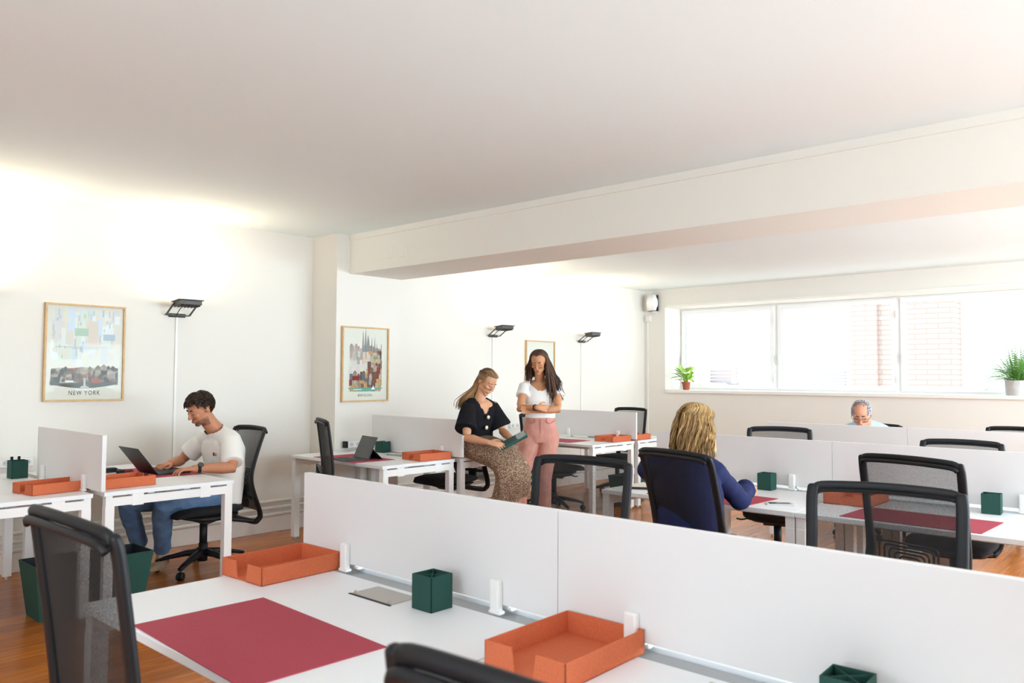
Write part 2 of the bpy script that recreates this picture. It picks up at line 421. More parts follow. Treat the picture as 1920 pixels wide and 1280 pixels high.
def panel(x, y0, y1, label, z0=.765, z1=1.07, clamps=(.2, .8), group='desk screens', sides=(-1, 1)):
    r = empty('desk_screen', (x, (y0+y1)/2, z0)); tag(r, label, 'desk screen', group); hy = (y1-y0)/2
    obj('screen_panel', box(B(), -.0125, .0125, -hy+.001, hy-.001, 0, z1-z0), M_panel, r, bevel=.0015)
    for c in clamps:
        yy = -hy+2*hy*c
        bm = B()
        for s in sides:
            xa, xb = sorted((s*.0125, s*.034)); box(bm, xa, xb, yy-.019, yy+.019, ZT-z0, ZT-z0+.10)
            xa, xb = sorted((s*.0125, s*.040)); box(bm, xa, xb, yy-.030, yy+.019, ZT-z0, ZT-z0+.012)
        obj('clamp', bm, M_steel, r, bevel=.006, seg=3)
    return r

GD = 'white office desks'
# front island
FX = 1.788
fy = [2.665, 1.42, .175, -1.07]
desk(1.742, -1, fy[1], fy[0], 'white desk nearest the camera with the large crimson mat', group=GD, hatch=(1.655, 2.05))
desk(1.742, -1, fy[2], fy[1], 'white desk under the orange tray in the front, beyond it the cropped green cup', group=GD, hatch=(1.655, .82))
desk(1.834, 1, fy[1], fy[0], 'white desk hidden behind the left panel of the front screen', group=GD)
desk(1.834, 1, fy[2], fy[1], 'white desk hidden behind the right panel of the front screen', group=GD)
panel(FX, 1.43, 2.70, 'front white screen panel, the left one with its free end', clamps=(.18, .775), z1=1.07)
panel(FX, .16, 1.43, 'front white screen panel, the right one running out of the frame', clamps=(.2, .8), z1=1.07)
def tray(x, y0, y1, label):
    bm = B(); prism(bm, [(x-.044, .726), (x-.044, .66), (x-.03, .64), (x+.03, .64), (x+.044, .66), (x+.044, .726)], 'y', y0+.01, y1-.01)
    tag(obj('cable_tray', bm, M_greymetal, None), label, 'cable tray', 'cable trays under the screens')
tray(FX, fy[2], fy[0], 'grey metal cable tray in the gap under the front screens')
# middle island
MX = 4.96; my = [2.98, 1.735, .49, -.755]
desk(4.915, -1, my[1], my[0], 'white desk where the blonde person in navy sits', group=GD)
desk(4.915, -1, my[2], my[1], 'white desk with a green cup and mat right of the phone', group=GD)
desk(5.005, 1, my[1], my[0], 'white desk behind the middle screen, left half', group=GD)
desk(5.005, 1, my[2], my[1], 'white desk behind the middle screen, right half', group=GD)
panel(MX, 1.836, 3.08, 'middle row screen panel behind the blonde person, the left one', clamps=(.2, .8), z1=1.06)
panel(MX, .59, 1.836, 'middle row screen panel on the right, behind two chair backs', clamps=(.2, .8), z1=1.06)
tray(MX, my[2], my[0], 'grey metal cable tray in the gap under the middle screens')
# third row, single sided, in front of the windows
TX = 7.0
desk(7.04, 1, 1.97, 3.2, 'white desk by the windows where the grey-haired person works', group=GD)
desk(7.04, 1, .73, 1.97, 'white desk by the windows on the far right', group=GD)
panel(TX, 1.985, 3.175, 'screen panel in front of the grey-haired person', clamps=(.2, .8), z1=1.047)
panel(TX, .75, 1.985, 'screen panel of the farthest row, right of the grey-haired person', clamps=(.2, .8), z1=1.047)
# wall benches
desk(1.862, -1, 5.03, 6.5, 'white desk at the left edge of the picture with a green box on it', group=GD)
desk(1.925, 1, 5.03, 6.5, 'white desk of the person in a white T-shirt with the laptop', group=GD, depth=.835)
panel(1.893, 4.965, 6.08, 'beige-lit screen panel left of the laptop, end-on to the wall', clamps=(.22, .87), z0=.755, z1=1.088)
desk(4.745, -1, 4.95, 6.24, 'white desk with an open dark tablet, beside the pilaster', group=GD, hatch=(4.62, 5.55))
desk(4.81, 1, 4.95, 6.24, 'white desk on which the person in a black blouse leans', group=GD)
panel(4.777, 4.885, 6.12, 'screen panel behind the orange tray, left of the black blouse', clamps=(.2, .8), z0=.755, z1=1.075)
desk(7.47, -1, 4.93, 6.22, 'white desk right of the person in pink trousers', group=GD)
desk(7.535, 1, 4.93, 6.22, 'white desk in the far corner under the wall speaker', group=GD)
panel(7.503, 4.925, 6.10, 'screen panel right of the person in pink trousers, by the far corner', clamps=(.2, .8), z0=.755, z1=1.055)

# ------------------------------------------------------------------ desk accessories
def letter_tray(x, y, rz, label, group='orange letter trays', L=.335, Wd=.25, H=.062, notch=True):
    """notch side faces local -x"""
    r = B(); t = .0045
    box(r, -L/2, L/2, -Wd/2, Wd/2, 0, t)
    box(r, -L/2, L/2, -Wd/2, -Wd/2+t, 0, H); box(r, -L/2, L/2, Wd/2-t, Wd/2, 0, H); box(r, L/2-t, L/2, -Wd/2, Wd/2, 0, H)
    a = Wd*.135
    prism(r, [(-Wd/2, 0), (-a+.006, 0), (-a-.004, H), (-Wd/2, H)], 'x', -L/2, -L/2+t)
    prism(r, [(Wd/2, 0), (a-.006, 0), (a+.004, H), (Wd/2, H)], 'x', -L/2, -L/2+t)
    o = obj('letter_tray', r, M_orange, None, loc=(x, y, ZT), bevel=.001); o.rotation_euler.z = rz
    return tag(o, label, 'tray', group)
letter_tray(1.605, 2.565, radians(2), 'orange letter tray at the far end of the nearest desk, left of the screen clamp')
letter_tray(1.602, 1.262, radians(1), 'large orange letter tray closest to the camera, right of the nearest green cup')
letter_tray(1.735, 5.33, radians(8), 'orange letter tray on the leftmost desk, below the green box', Wd=.24, L=.34)
letter_tray(2.12, 5.29, radians(183), 'orange letter tray in front of the laptop, beside the leftmost screen')
letter_tray(4.575, 5.12, radians(-4), 'orange letter tray on the tablet desk, left of the black blouse')
letter_tray(4.985, 5.115, radians(178), 'orange letter tray half hidden behind the person in a black blouse')
letter_tray(7.31, 5.11, radians(-2), 'small orange letter tray left of the far corner screen')
letter_tray(7.70, 5.10, radians(180), 'small orange letter tray right of the far corner screen')
letter_tray(4.76, 2.83, radians(0), 'orange letter tray seen through the gap in the blonde person\'s chair back')
letter_tray(4.73, 1.62, radians(0), 'orange letter tray seen through the mesh of the big chair on the right')

def cup(x, y, rz, label, s=.088, h=.105, cross=True, clips=False, group='green pencil cups'):
    r = empty('pencil_cup', (x, y, ZT), rz); tag(r, label, 'pencil cup', group); a = s/2; t = .003; bm = B()
    box(bm, -a, a, -a, a, 0, t); box(bm, -a, a, -a, -a+t, 0, h); box(bm, -a, a, a-t, a, 0, h); box(bm, -a, -a+t, -a, a, 0, h); box(bm, a-t, a, -a, a, 0, h)
    obj('cup_box', bm, M_green, r, bevel=.0008)
    if cross:
        bm = B()
        for k in (1, -1):
            M = Matrix.Rotation(k*pi/4, 4, 'Z'); box(bm, -a*1.35, a*1.35, -.001, .001, t, h-.002, M)
        obj('divider', bm, M_green, r)
    if clips:
        for k in (-1, 1):
            bm = B(); box(bm, k*.022-.009, k*.022+.009, a-.002, a+.003, h-.01, h+.022); obj('clip', bm, M_black, r, bevel=.002)
    return r
cup(1.672, 1.840, 0, 'nearest green pencil cup with crossed dividers, in front of the left screen panel')
cup(1.69, .60, radians(3), 'green pencil cup cut off by the bottom edge of the picture')
cup(1.79, 6.17, radians(0), 'green square pencil cup with two black clips on the leftmost desk', s=.10, h=.12, cross=False, clips=True)
cup(4.70, 5.87, radians(0), 'dark green pencil cup behind the open tablet', s=.10, h=.10)
cup(4.86, 2.215, radians(0), 'green pencil cup beside the blonde person\'s hand', s=.088)
cup(4.845, .965, radians(4), 'green pencil cup at the far right, behind the second crimson mat', s=.088)
cup(7.63, 5.62, 0, 'small green pencil cup in front of the farthest chair back')

def matpad(x, y, rz, label, dx=.40, dy=.65):
    o = obj('desk_mat', box(B(), -dx/2, dx/2, -dy/2, dy/2, 0, .003), M_mat, None, loc=(x, y, ZT), bevel=.001); o.rotation_euler.z = rz
    tag(o, label, 'desk mat', 'crimson desk mats')
matpad(1.163, 1.992, radians(-2.2), 'large crimson desk mat on the nearest desk')
matpad(2.60, 5.82, radians(-3), 'crimson desk mat under the open laptop')
matpad(1.22, 5.62, 0, 'crimson desk mat at the very left edge of the picture')
matpad(4.17, 5.60, radians(-4), 'crimson desk mat under the open tablet')
matpad(5.38, 5.60, 0, 'crimson desk mat on the desk behind the black blouse')
matpad(6.95, 5.62, radians(2), 'crimson desk mat right of the person in pink trousers')
matpad(8.08, 5.62, 0, 'crimson desk mat on the desk in the far corner')
matpad(4.345, 2.33, radians(-3), 'crimson desk mat under the blonde person\'s arm')
matpad(4.375, 1.19, radians(-2), 'crimson desk mat on the right, partly behind the big chair backs')

def bin_(x, y, rz, label, a=.115, b=.155, h=.33):
    r = empty('waste_bin', (x, y, 0), rz); tag(r, label, 'waste bin', 'green tapered waste bins'); bm = B(); t = .006
    def ringv(s, z): return [bm.verts.new((sx*s, sy*s, z)) for sx, sy in ((-1,-1),(1,-1),(1,1),(-1,1))]
    R0 = ringv(a, 0); R1 = ringv(b, h); R2 = ringv(b-t, h)
    bm.faces.new(R0[::-1])
    for A_, B_ in ((R0, R1), (R1, R2)):
        for i in range(4): bm.faces.new((A_[i], A_[(i+1) % 4], B_[(i+1) % 4], B_[i]))
    obj('bin_body', bm, M_green, r)
    bm = B()
    def ringv(s, z): return [bm.verts.new((sx*s, sy*s, z)) for sx, sy in ((-1,-1),(1,-1),(1,1),(-1,1))]
    R2 = ringv(b-t, h-.0005); R3 = ringv(a-t, .01)
    for i in range(4): bm.faces.new((R2[i], R2[(i+1) % 4], R3[(i+1) % 4], R3[i]))
    bm.faces.new(R3); obj('bin_lining', bm, M_greenin, r)
bin_(2.12, 5.29, 0, 'dark green waste bin under the laptop desk, beside the shoe')
bin_(1.76, 5.31, 0, 'dark green waste bin left of the nearest chair back')
bin_(7.66, 5.16, 0, 'teal waste bin seen between two chair backs under the far corner desk')
bin_(4.60, 5.9, 0, 'green waste bin under the tablet desk')

# sockets
def sockets(name, x0, x1, y, z, n, label, h=.062, d=.035, end=None, z_on=None):
    r = empty(name, ((x0+x1)/2, y, z)); tag(r, label, 'power strip', 'white power strips along the wall'); L = (x1-x0)/2
    obj('housing', box(B(), -L, L, -d/2, d/2, -h/2, h/2), M_sock, r, bevel=.003)
    for i in range(n):
        cx = -L+(i+.5)*2*L/n
        bm = B(); cyl(bm, (cx, -d/2-.0015, 0), .021, .002, 20, axis='y')
        s = obj('socket', bm, mat('socket_recess', (205, 203, 200), .5) if 'socket_recess' not in bpy.data.materials else bpy.data.materials['socket_recess'], r)
        bm = B()
        for k in (-1, 1): cyl(bm, (cx+k*.0085, -d/2-.002, 0), .0032, .002, 8, axis='y')
        obj('pin_hole', bm, M_dark, s)
    if end: obj('plug', box(B(), -L-.03, -L, -d/2, d/2, -h/2, h/2), M_black, r, bevel=.004)
    return r
sockets('power_strip', 1.45, 2.02, YN-.02, .80, 8, 'long white socket strip on the wall at the left edge')
sockets('power_strip', 4.535, 4.76, 6.20, .80, 3, 'short socket strip with a black plug, left of the open tablet', d=.05, end=True)
sockets('power_strip', 6.85, 7.20, YN-.02, .84, 4, 'socket strip on the wall left of the person in pink trousers')
sockets('power_strip', 7.28, 7.62, YN-.02, .84, 4, 'socket strip on the wall behind the person in pink trousers')

# laptop
def laptop(x, y, rz, open_deg, label, w=.32, d=.22):
    r = empty('laptop', (x, y, ZT+.0032), rz); tag(r, label, 'laptop'); bm = B()
    box(bm, 0, d, -w/2, w/2, 0, .014); obj('base', bm, M_screen, r, bevel=.004)
    bm = B(); box(bm, .02, d*.62, -w/2+.015, w/2-.015, .0135, .0152)
    k = obj('keyboard', bm, M_key, r)
    bm = B()
    for i in range(5):
        for j in range(14):
            x0 = .024+i*.0225; y0 = -w/2+.02+j*.0201; box(bm, x0, x0+.018, y0, y0+.016, .0150, .0168)
    tag(obj('keys', bm, M_black, k), kind='stuff')
    M = Matrix.Translation((0, 0, .010)) @ Matrix.Rotation(radians(-(open_deg-90)), 4, 'Y')
    bm = B(); box(bm, -.006, 0, -w/2, w/2, 0, d, M); l = obj('lid', bm, M_screen, r, bevel=.002)
    bm = B(); box(bm, 0.0, .0008, -w/2+.01, w/2-.01, .012, d-.01, M); obj('screen', bm, mat('dim_screen', (70, 74, 80), .15), l)
    return r
laptop(2.50, 5.76, radians(0), 128, 'open dark laptop in front of the person in a white T-shirt', w=.32, d=.235)

# charger with cables
r = empty('laptop_charger', (2.30, 6.05, ZT)); tag(r, 'black laptop charger with tangled cable between the screen and the laptop', 'charger')
obj('charger_brick', box(B(), -.05, .09, -.03, .03, 0, .032), M_black, r, bevel=.006)
obj('cable', tube(B(), smooth_path([(.09, 0, .02), (.16, .02, .006), (.2, -.02, .006), (.17, -.08, .006), (.1, -.1, .006), (.03, -.2, .006), (-.08, -.34, .006), (-.16, -.42, .006)], 8), .0032, 8), M_black, r, smooth=True)
obj('cable', tube(B(), smooth_path([(-.05, 0, .02), (-.14, .03, .012), (-.22, .0, .006), (-.2, -.05, .02), (-.1, -.07, .02), (0, -.06, .012), (.06, -.09, .012)], 8), .0034, 8), M_black, r, smooth=True)
obj('plug', box(B(), .05, .10, -.13, -.10, 0, .022), M_black, r, bevel=.004)

# tablet on the pilaster desk: screen leaned back towards +x, keyboard towards the chair (-x)
r = empty('tablet_computer', (4.16, 5.52, ZT+.0032), radians(-12)); tag(r, 'dark tablet with keyboard cover standing open on a crimson mat', 'tablet')
obj('keyboard_cover', box(B(), -.19, .02, -.14, .14, 0, .006), M_screen, r, bevel=.002)
bm = B()
for i in range(5):
    for j in range(12): box(bm, -.17+i*.026, -.17+i*.026+.021, -.125+j*.021, -.125+j*.021+.017, .006, .0075)
tag(obj('keys', bm, M_key, r), kind='stuff')
M = Matrix.Translation((.02, 0, .004)) @ Matrix.Rotation(radians(24), 4, 'Y')
sc = obj('tablet_body', box(B(), 0, .008, -.145, .145, 0, .20, M), M_screen, r, bevel=.002)
obj('tablet_glass', box(B(), -.0008, 0, -.138, .138, .007, .193, M), mat('tablet_glass', (38, 36, 36), .12), sc)
bm = B(); prism(bm, [(.07, .09), (.16, 0), (.155, 0), (.065, .085)], 'y', -.14, .14); obj('kickstand', bm, M_black, r)

# phone and notebook on the middle island
r = empty('mobile_phone', (4.33, 1.90, ZT), radians(35)); tag(r, 'silver mobile phone lying on the white desk right of the mat', 'phone')
obj('phone_body', box(B(), -.036, .036, -.075, .075, 0, .009), mat('silver_phone', (205, 205, 208), .3, metal=.4), r, bevel=.003)
obj('screen', box(B(), -.032, .032, -.058, .058, .009, .0095), mat('phone_glass', (60, 66, 68), .1), r)
r = empty('notebook', (4.37, 2.82, ZT), radians(28)); tag(r, 'cream notebook with dark edge lying left of the blonde person', 'notebook')
obj('cover', box(B(), -.075, .075, -.105, .105, .0, .014), mat('cream_paper', (232, 224, 208), .7), r, bevel=.002)
obj('binding', box(B(), -.078, -.070, -.106, .106, -.0, .0145), M_dark, r)
# bag-like headset hook left of the blonde person is a small desk phone charger

# ------------------------------------------------------------------ chairs
_cache = {}
def chair(x, y, face, zt, label, lean=.2, group='black mesh task chairs'):
    """origin on the floor under the gas lift; local +x is where the sitter looks. face in degrees."""
    k = (round(zt, 3), lean)
    r = empty('task_chair', (x, y, 0), radians(face)); tag(r, label, 'chair', group)
    if k in _cache:
        for ch in list(_cache[k].children): copy_tree(ch, r)
        return r
    _cache[k] = r
    sh = .50
    # seat cushion
    bm = B(); sec = []
    pts = [(-.215, 0, sh-.045), (-.16, 0, sh-.04), (0, 0, sh-.042), (.14, 0, sh-.04), (.24, 0, sh-.048), (.285, 0, sh-.068)]
    rad = [(.19, .022), (.225, .034), (.24, .036), (.24, .036), (.225, .032), (.19, .016)]
    loft(bm, pts, rad, up=(0, 0, 1), n=32, sup=3.2); obj('seat', bm, M_blackf, r, smooth=2)
    bm = B(); loft(bm, [(-.19, 0, sh-.085), (-.05, 0, sh-.10), (.08, 0, sh-.10), (.2, 0, sh-.085)], [(.16, .012), (.19, .030), (.19, .030), (.15, .012)], up=(0, 0, 1), n=24, sup=3)
    obj('seat_shell', bm, M_black, r, smooth=2)
    # back frame: profile of x against z
    X = lambda z: -.25-lean*max(0, z-.66)**1.25*(.75 if z < zt-.03 else .78)
    prof = [(-.335, .335), (-.355, .37), (-.34, .43), (-.30, .52), (-.265, .62), (X(.70)-.002, .70), (X(.80), .80), (X(.92), .92), (X(zt-.05), zt-.05), (X(zt-.01), zt-.01)]
    xt = X(zt)
    hw = [.165, .185, .195, .205, .213, .218, .222, .224, .226, .222]
    P = smooth_path([V((a, w, z)) for (a, z), w in zip(prof, hw)], 4)
    bm = B()
    top = smooth_path([V((xt, -.220, zt-.016)), V((xt-.007, -.195, zt-.002)), V((xt-.014, -.08, zt+.004)), V((xt-.016, 0, zt+.005)), V((xt-.014, .08, zt+.004)), V((xt-.007, .195, zt-.002)), V((xt, .220, zt-.016))], 4)
    n = len(P)
    for s in (-1, 1):
        pts = [V((p.x, s*p.y, p.z)) for p in P]
        loft(bm, pts, [(.011+.010*max(0, 1-i/9), .019+.015*max(0, 1-abs(i-n*.30)/(n*.35))) for i in range(n)], up=(0, 1, 0), n=12, sup=2.6, dome=True)
    loft(bm, top, [(.009, .0125)]*len(top), up=(0, 0, 1), n=12, sup=2.5, dome=True)
    loft(bm, [p+V((-.012, 0, -.019)) for p in top], [(.008, .0095)]*len(top), up=(0, 0, 1), n=10)
    bot = smooth_path([V((-.335, .165, .335)), V((-.345, .12, .325)), V((-.35, 0, .322)), V((-.345, -.12, .325)), V((-.335, -.165, .335))], 3)
    loft(bm, bot, [(.02, .02)]*len(bot), up=(0, 0, 1), n=10)
    for s in (-1, 1):   # arms reaching forward under the seat
        loft(bm, smooth_path([V((-.338, s*.15, .335)), V((-.2, s*.12, .362)), V((-.06, s*.08, .395))], 4), [(.018, .022)]*9, up=(0, 1, 0), n=10)
    obj('backrest_frame', bm, M_black, r, smooth=2)
    # mesh surface
    bm = B(); rows = []
    Q = [p for p in P if p.z > .40]
    for i, p in enumerate(Q):
        row = []
        for j in range(17):
            u = -1+2*j/16; row.append(bm.verts.new((p.x+.004-.022*(1-u*u), u*(p.y-.004), p.z)))
        rows.append(row)
    for i in range(len(rows)-1):
        for j in range(16): bm.faces.new((rows[i][j], rows[i][j+1], rows[i+1][j+1], rows[i+1][j]))
    obj('mesh_back', bm, M_mesh, r, smooth=2)
    # lumbar support: nested rounded loops behind the mesh
    bm = B()
    for q in range(5):
        a = .135-q*.022; z0 = .565+q*.013; z1 = .725-q*.015; xx = -.300
        loop = []
        for cxx, cz, a0 in ((a-.02, z1-.02, 0), (-a+.02, z1-.02, 90), (-a+.02, z0+.02, 180), (a-.02, z0+.02, 270)):
            for t in (0, 30, 60, 90):
                an = radians(a0+t); loop.append(V((xx-.02*(abs(cxx)/.13), cxx+.02*cos(an), cz+.02*sin(an))))
        tube(bm, loop, (.005, .0045), n=6, closed=True)
    obj('lumbar_support', bm, M_black, r, smooth=True)
    bm = B(); box(bm, -.345, -.315, -.045, .045, .43, .60); box(bm, -.35, -.30, -.13, .13, .50, .525); obj('back_bracket', bm, M_black, r, bevel=.008)
    # mechanism
    bm = B(); prism(bm, [(-.12, .415), (-.08, .37), (.03, .345), (.14, .40), (.17, .44), (-.12, .44)], 'y', -.10, .10); obj('mechanism', bm, M_black, r, bevel=.008)
    m2 = obj('lever', tube(B(), smooth_path([(.05, -.10, .40), (.05, -.2, .395), (.06, -.25, .385), (.06, -.29, .39)], 4), (.012, .006), n=8), M_black, r, smooth=True)
    bm = B(); cyl(bm, (0, 0, .19), .028, .16, 20); cyl(bm, (0, 0, .07), .033, .13, 20); obj('gas_lift', bm, M_black, r, smooth=2)
    for i in range(5):
        an = radians(36+72*i); d = V((cos(an), sin(an), 0)); bm = B()
        loft(bm, [V((0, 0, .135))+d*.02, V((0, 0, .128))+d*.12, V((0, 0, .098))+d*.26, V((0, 0, .078))+d*.325], [(.030, .026), (.028, .022), (.021, .014), (.018, .012)], n=12, sup=2.8)
        l = obj('base_leg', bm, M_black, r, smooth=2)
        bm = B(); pp = V((-d.y, d.x, 0)); c = d*.318
        for s in (-1, 1):
            rings = []; cc = c+pp*(s*.013)+V((0, 0, .029))
            loft(bm, [cc-pp*.010, cc-pp*.007, cc+pp*.007, cc+pp*.010], [(.024, .024), (.029, .029), (.029, .029), (.024, .024)], up=(0, 0, 1), n=18)
        loft(bm, [c+V((0, 0, .03)), c+V((0, 0, .075))], [.008, .008], n=8)
        obj('caster', bm, M_black, l, smooth=2)
    return r

def chair_at_back(cx, cy, fx, fy_, zt, label, lean=.2):
    """place by the middle of the top rail"""
    f = V((fx, fy_, 0)).normalized(); o = V((cx, cy, 0))+f*(.262+lean*.78*(zt-.66)**1.25)
    return chair(o.x, o.y, math.degrees(math.atan2(f.y, f.x)), zt, label, lean)
chair_at_back(.606, 1.79, 1, 0, 1.15, 'chair nearest the camera at the bottom left, seen edge-on from behind')
chair_at_back(.578, .475, 1, .03, 1.15, 'chair whose top rail alone shows at the bottom edge, left of the big orange tray')
chair_at_back(2.747, 2.074, -.994, -.107, 1.095, 'chair behind the front screen, left of the blonde person, pink trousers seen through it')
chair_at_back(2.80, .868, -.984, -.177, 1.086, 'large chair behind the front screen at the right, nearest of that side')
chair_at_back(3.34, 2.0, .966, -.257, 1.09, 'chair the blonde person in navy is sitting in', lean=.4)
chair_at_back(3.77, 1.075, .965, -.263, 1.095, 'chair with light grey mesh at the right, just beyond the large chair')
chair_at_back(6.07, 2.66, -.938, -.346, 1.05, 'chair back peeping over the middle screen right of the blonde person')
chair_at_back(5.80, 1.32, -1, -.06, 1.04, 'chair back peeping over the middle screen at the far right')
chair_at_back(8.47, 1.48, -1, 0, 1.0, 'chair top peeping over the farthest screen at the right edge')
chair_at_back(8.05, 2.56, -1, 0, 1.0, 'chair behind the grey-haired person')
chair(2.90, 5.72, 180, 1.04, 'chair the person in a white T-shirt is sitting in', lean=.5)
chair(4.03, 5.34, -24, 1.09, 'chair at the tablet desk, in front of the pilaster')
chair(5.36, 5.68, 180, 1.0, 'chair pushed under the desk behind the patterned skirt')
chair(6.76, 5.50, -6, 1.04, 'chair right of the person in pink trousers, seen edge-on')
chair(8.19, 5.66, 180, 1.05, 'chair in the far corner behind the small screen')
# ------------------------------------------------------------------ wall lamps
def wall_lamp(x, label, y=YN, z=2.0, conduit=True, power=4.0):
    r = empty('wall_lamp', (x, y, z)); tag(r, label, 'wall lamp', 'grey wall uplighters')
    bm = B(); M = Matrix.Translation((0, -.20, .045)) @ Matrix.Rotation(radians(-6), 4, 'X')
    box(bm, -.095, .095, -.06, .06, -.022, .012, M)
    for k in range(7): box(bm, -.09+k*.028, -.086+k*.028, -.058, .058, -.034, -.022, M)
    box(bm, -.108, .108, -.072, .072, .012, .02, M)
    obj('lamp_head', bm, M_lampgrey, r, bevel=.003)
    bm = B(); box(bm, -.088, .088, -.055, .055, .0202, .0212, M); obj('lamp_lens', bm, emis('lamp_glow', (255, 236, 200), 30) if 'lamp_glow' not in bpy.data.materials else bpy.data.materials['lamp_glow'], r)
    bm = B(); tube(bm, smooth_path([(-.100, -.17, .04), (-.100, -.05, -.035), (-.085, -.022, -.05), (.085, -.022, -.05), (.100, -.05, -.035), (.100, -.17, .04)], 5), (.010, .006), n=8)
    box(bm, -.07, .07, -.02, 0, -.066, -.034)
    obj('bracket', bm, M_lampgrey, r, smooth=2)
    obj('cable', tube(B(), smooth_path([(-.02, -.16, .03), (-.015, -.08, -.01), (-.01, -.02, -.05)], 5), .004, 6), M_black, r, smooth=True)
    L = bpy.data.lights.new('wall_lamp_light', 'AREA'); L.shape = 'RECTANGLE'; L.size = .16; L.size_y = .10; L.energy = power; L.color = (1.0, .82, .58); L.spread = radians(165)
    o = bpy.data.objects.new('wall_lamp_light', L); COL.objects.link(o); o.parent = r; o.location = (0, -.185, .075); o.rotation_euler = (radians(180+14), 0, 0)
    if conduit:
        c = obj('cable_conduit', box(B(), x-.010, x+.010, y-.012, y, .30 if conduit is True else conduit, z-.05), M_trim, None, bevel=.002)
        tag(c, 'slim white conduit running down from the '+label, 'conduit', 'conduits below the wall lamps')
    return r
wall_lamp(1.58, 'wall lamp just outside the left edge', conduit=True)
wall_lamp(3.09, 'wall lamp above the person with the laptop')
wall_lamp(6.985, 'wall lamp above the person in a black blouse', z=1.985)
wall_lamp(8.755, 'wall lamp right of the half hidden print', z=1.98)

# ------------------------------------------------------------------ framed prints
def text(body, size, m, parent, loc, sx=1.0, rot=(pi/2, 0, 0), spacing=1.0):
    c = bpy.data.curves.new('lettering', 'FONT'); c.body = body; c.size = size; c.align_x = 'CENTER'; c.align_y = 'CENTER'; c.space_character = spacing
    t = bpy.data.objects.new('lettering', c); COL.objects.link(t)
    dg = bpy.context.evaluated_depsgraph_get(); dg.update(); me = bpy.data.meshes.new_from_object(t.evaluated_get(dg))
    bpy.data.objects.remove(t); o = bpy.data.objects.new('lettering', me); COL.objects.link(o); me.materials.clear(); me.materials.append(m)
    o.parent = parent; o.location = loc; o.rotation_euler = rot; o.scale = (sx, 1, 1); return o

_inks = {}
def ink(c):
    c = tuple(int(v/6)*6 for v in c)
    if c not in _inks: _inks[c] = mat('ink_%02x%02x%02x' % c, c, .8, spec=.1)
    return _inks[c]
class Art:
    def __init__(s): s.bm = B(); s.m = []; s.d = 0.0
    def q(s, x0, x1, z0, z1, c): s.p([(x0, z0), (x1, z0), (x1, z1), (x0, z1)], c)
    def p(s, pts, c):
        k = ink(c)
        if k not in s.m: s.m.append(k)
        s.d += 0.0000035; poly(s.bm, [(x, -s.d, z) for x, z in pts], s.m.index(k))
    def done(s, parent, y): 
        me = bpy.data.meshes.new('artwork'); s.bm.to_mesh(me); s.bm.free()
        for k in s.m: me.materials.append(k)
        o = bpy.data.objects.new('artwork', me); COL.objects.link(o); o.parent = parent; o.location = (0, y, 0); return o
def mixc(a, b, t): return tuple(a[i]*(1-t)+b[i]*t for i in range(3))

def picture(x0, x1, z0, z1, y, label, fw_=.014):
    r = empty('framed_print', ((x0+x1)/2, y, (z0+z1)/2)); tag(r, label, 'framed print', 'oak framed prints'); w = (x1-x0)/2; h = (z1-z0)/2
    bm = B(); d = .03
    box(bm, -w, w, -d, 0, -h, -h+fw_); box(bm, -w, w, -d, 0, h-fw_, h); box(bm, -w, -w+fw_, -d, 0, -h+fw_, h-fw_); box(bm, w-fw_, w, -d, 0, -h+fw_, h-fw_)
    obj('frame', bm, M_oak, r, bevel=.001)
    obj('print_paper', box(B(), -w+fw_, w-fw_, -.012, -.002, -h+fw_, h-fw_), mat('print_paper', (236, 228, 216), .8), r)
    obj('picture_glass', box(B(), -w+fw_, w-fw_, -.020, -.0185, -h+fw_, h-fw_), M_picglass, r)
    return r, w-fw_, h-fw_

def skyline(a, x0, x1, zb, zt, cols, rnd, rows, fade, wmin=.02, wmax=.06):
    for k in range(rows):
        t = k/max(1, rows-1); base = zt-(zt-zb)*t; x = x0+rnd.uniform(0, .01)
        hh = (zt-zb)/rows*1.35
        while x < x1-.01:
            w = min(rnd.uniform(wmin, wmax), x1-x); h = hh*rnd.uniform(.8, 1.5)
            c = rnd.choice(cols); f = fade(x, base); c = mixc(c, (240, 232, 222), f)
            z0 = base-hh*.6
            a.q(x, x+w, z0, z0+h, c)
            if rnd.random() < .45: a.p([(x, z0+h), (x+w, z0+h), (x+w/2, z0+h+w*.5)], mixc(c, (120, 70, 60), .35*(1-f)))
            nx = max(1, int(w/.011)); nz = max(1, int(h/.016)); dk = mixc(c, (60, 50, 48), .5*(1-f))
            for i in range(nx):
                for j in range(nz):
                    if rnd.random() < .8:
                        px = x+(i+.3)*w/nx; pz = z0+(j+.3)*h/nz; a.q(px, px+.4*w/nx, pz, pz+.45*h/nz, dk)
            x += w+rnd.uniform(0, .003)

rnd = random.Random(3)
# left print: upper half in pale inks that paint in the glass glare, dark city band, lettering
r, w, h = picture(2.075, 2.662, 1.238, 1.990, YN, 'large oak framed cityscape print lettered NEW YORK on the left wall')
a = Art()
for k in range(90):
    x = rnd.uniform(-w+.02, w-.05); ww = rnd.uniform(.015, .06); z0 = rnd.uniform(-.1, .28); hh = rnd.uniform(.05, .2)
    c = rnd.choice([(232, 226, 226), (240, 236, 232), (226, 232, 240), (240, 228, 214), (232, 238, 226), (244, 240, 240), (236, 222, 214)])
    a.q(x, min(x+ww, w-.02), z0, min(z0+hh, h-.02), c)
for k in range(46):
    x = rnd.uniform(-w+.03, w-.06); z0 = rnd.uniform(-.06, .3); a.q(x, x+rnd.uniform(.004, .02), z0, z0+rnd.uniform(.02, .08), rnd.choice([(214, 208, 206), (222, 214, 206), (206, 214, 222), (218, 220, 200)]))
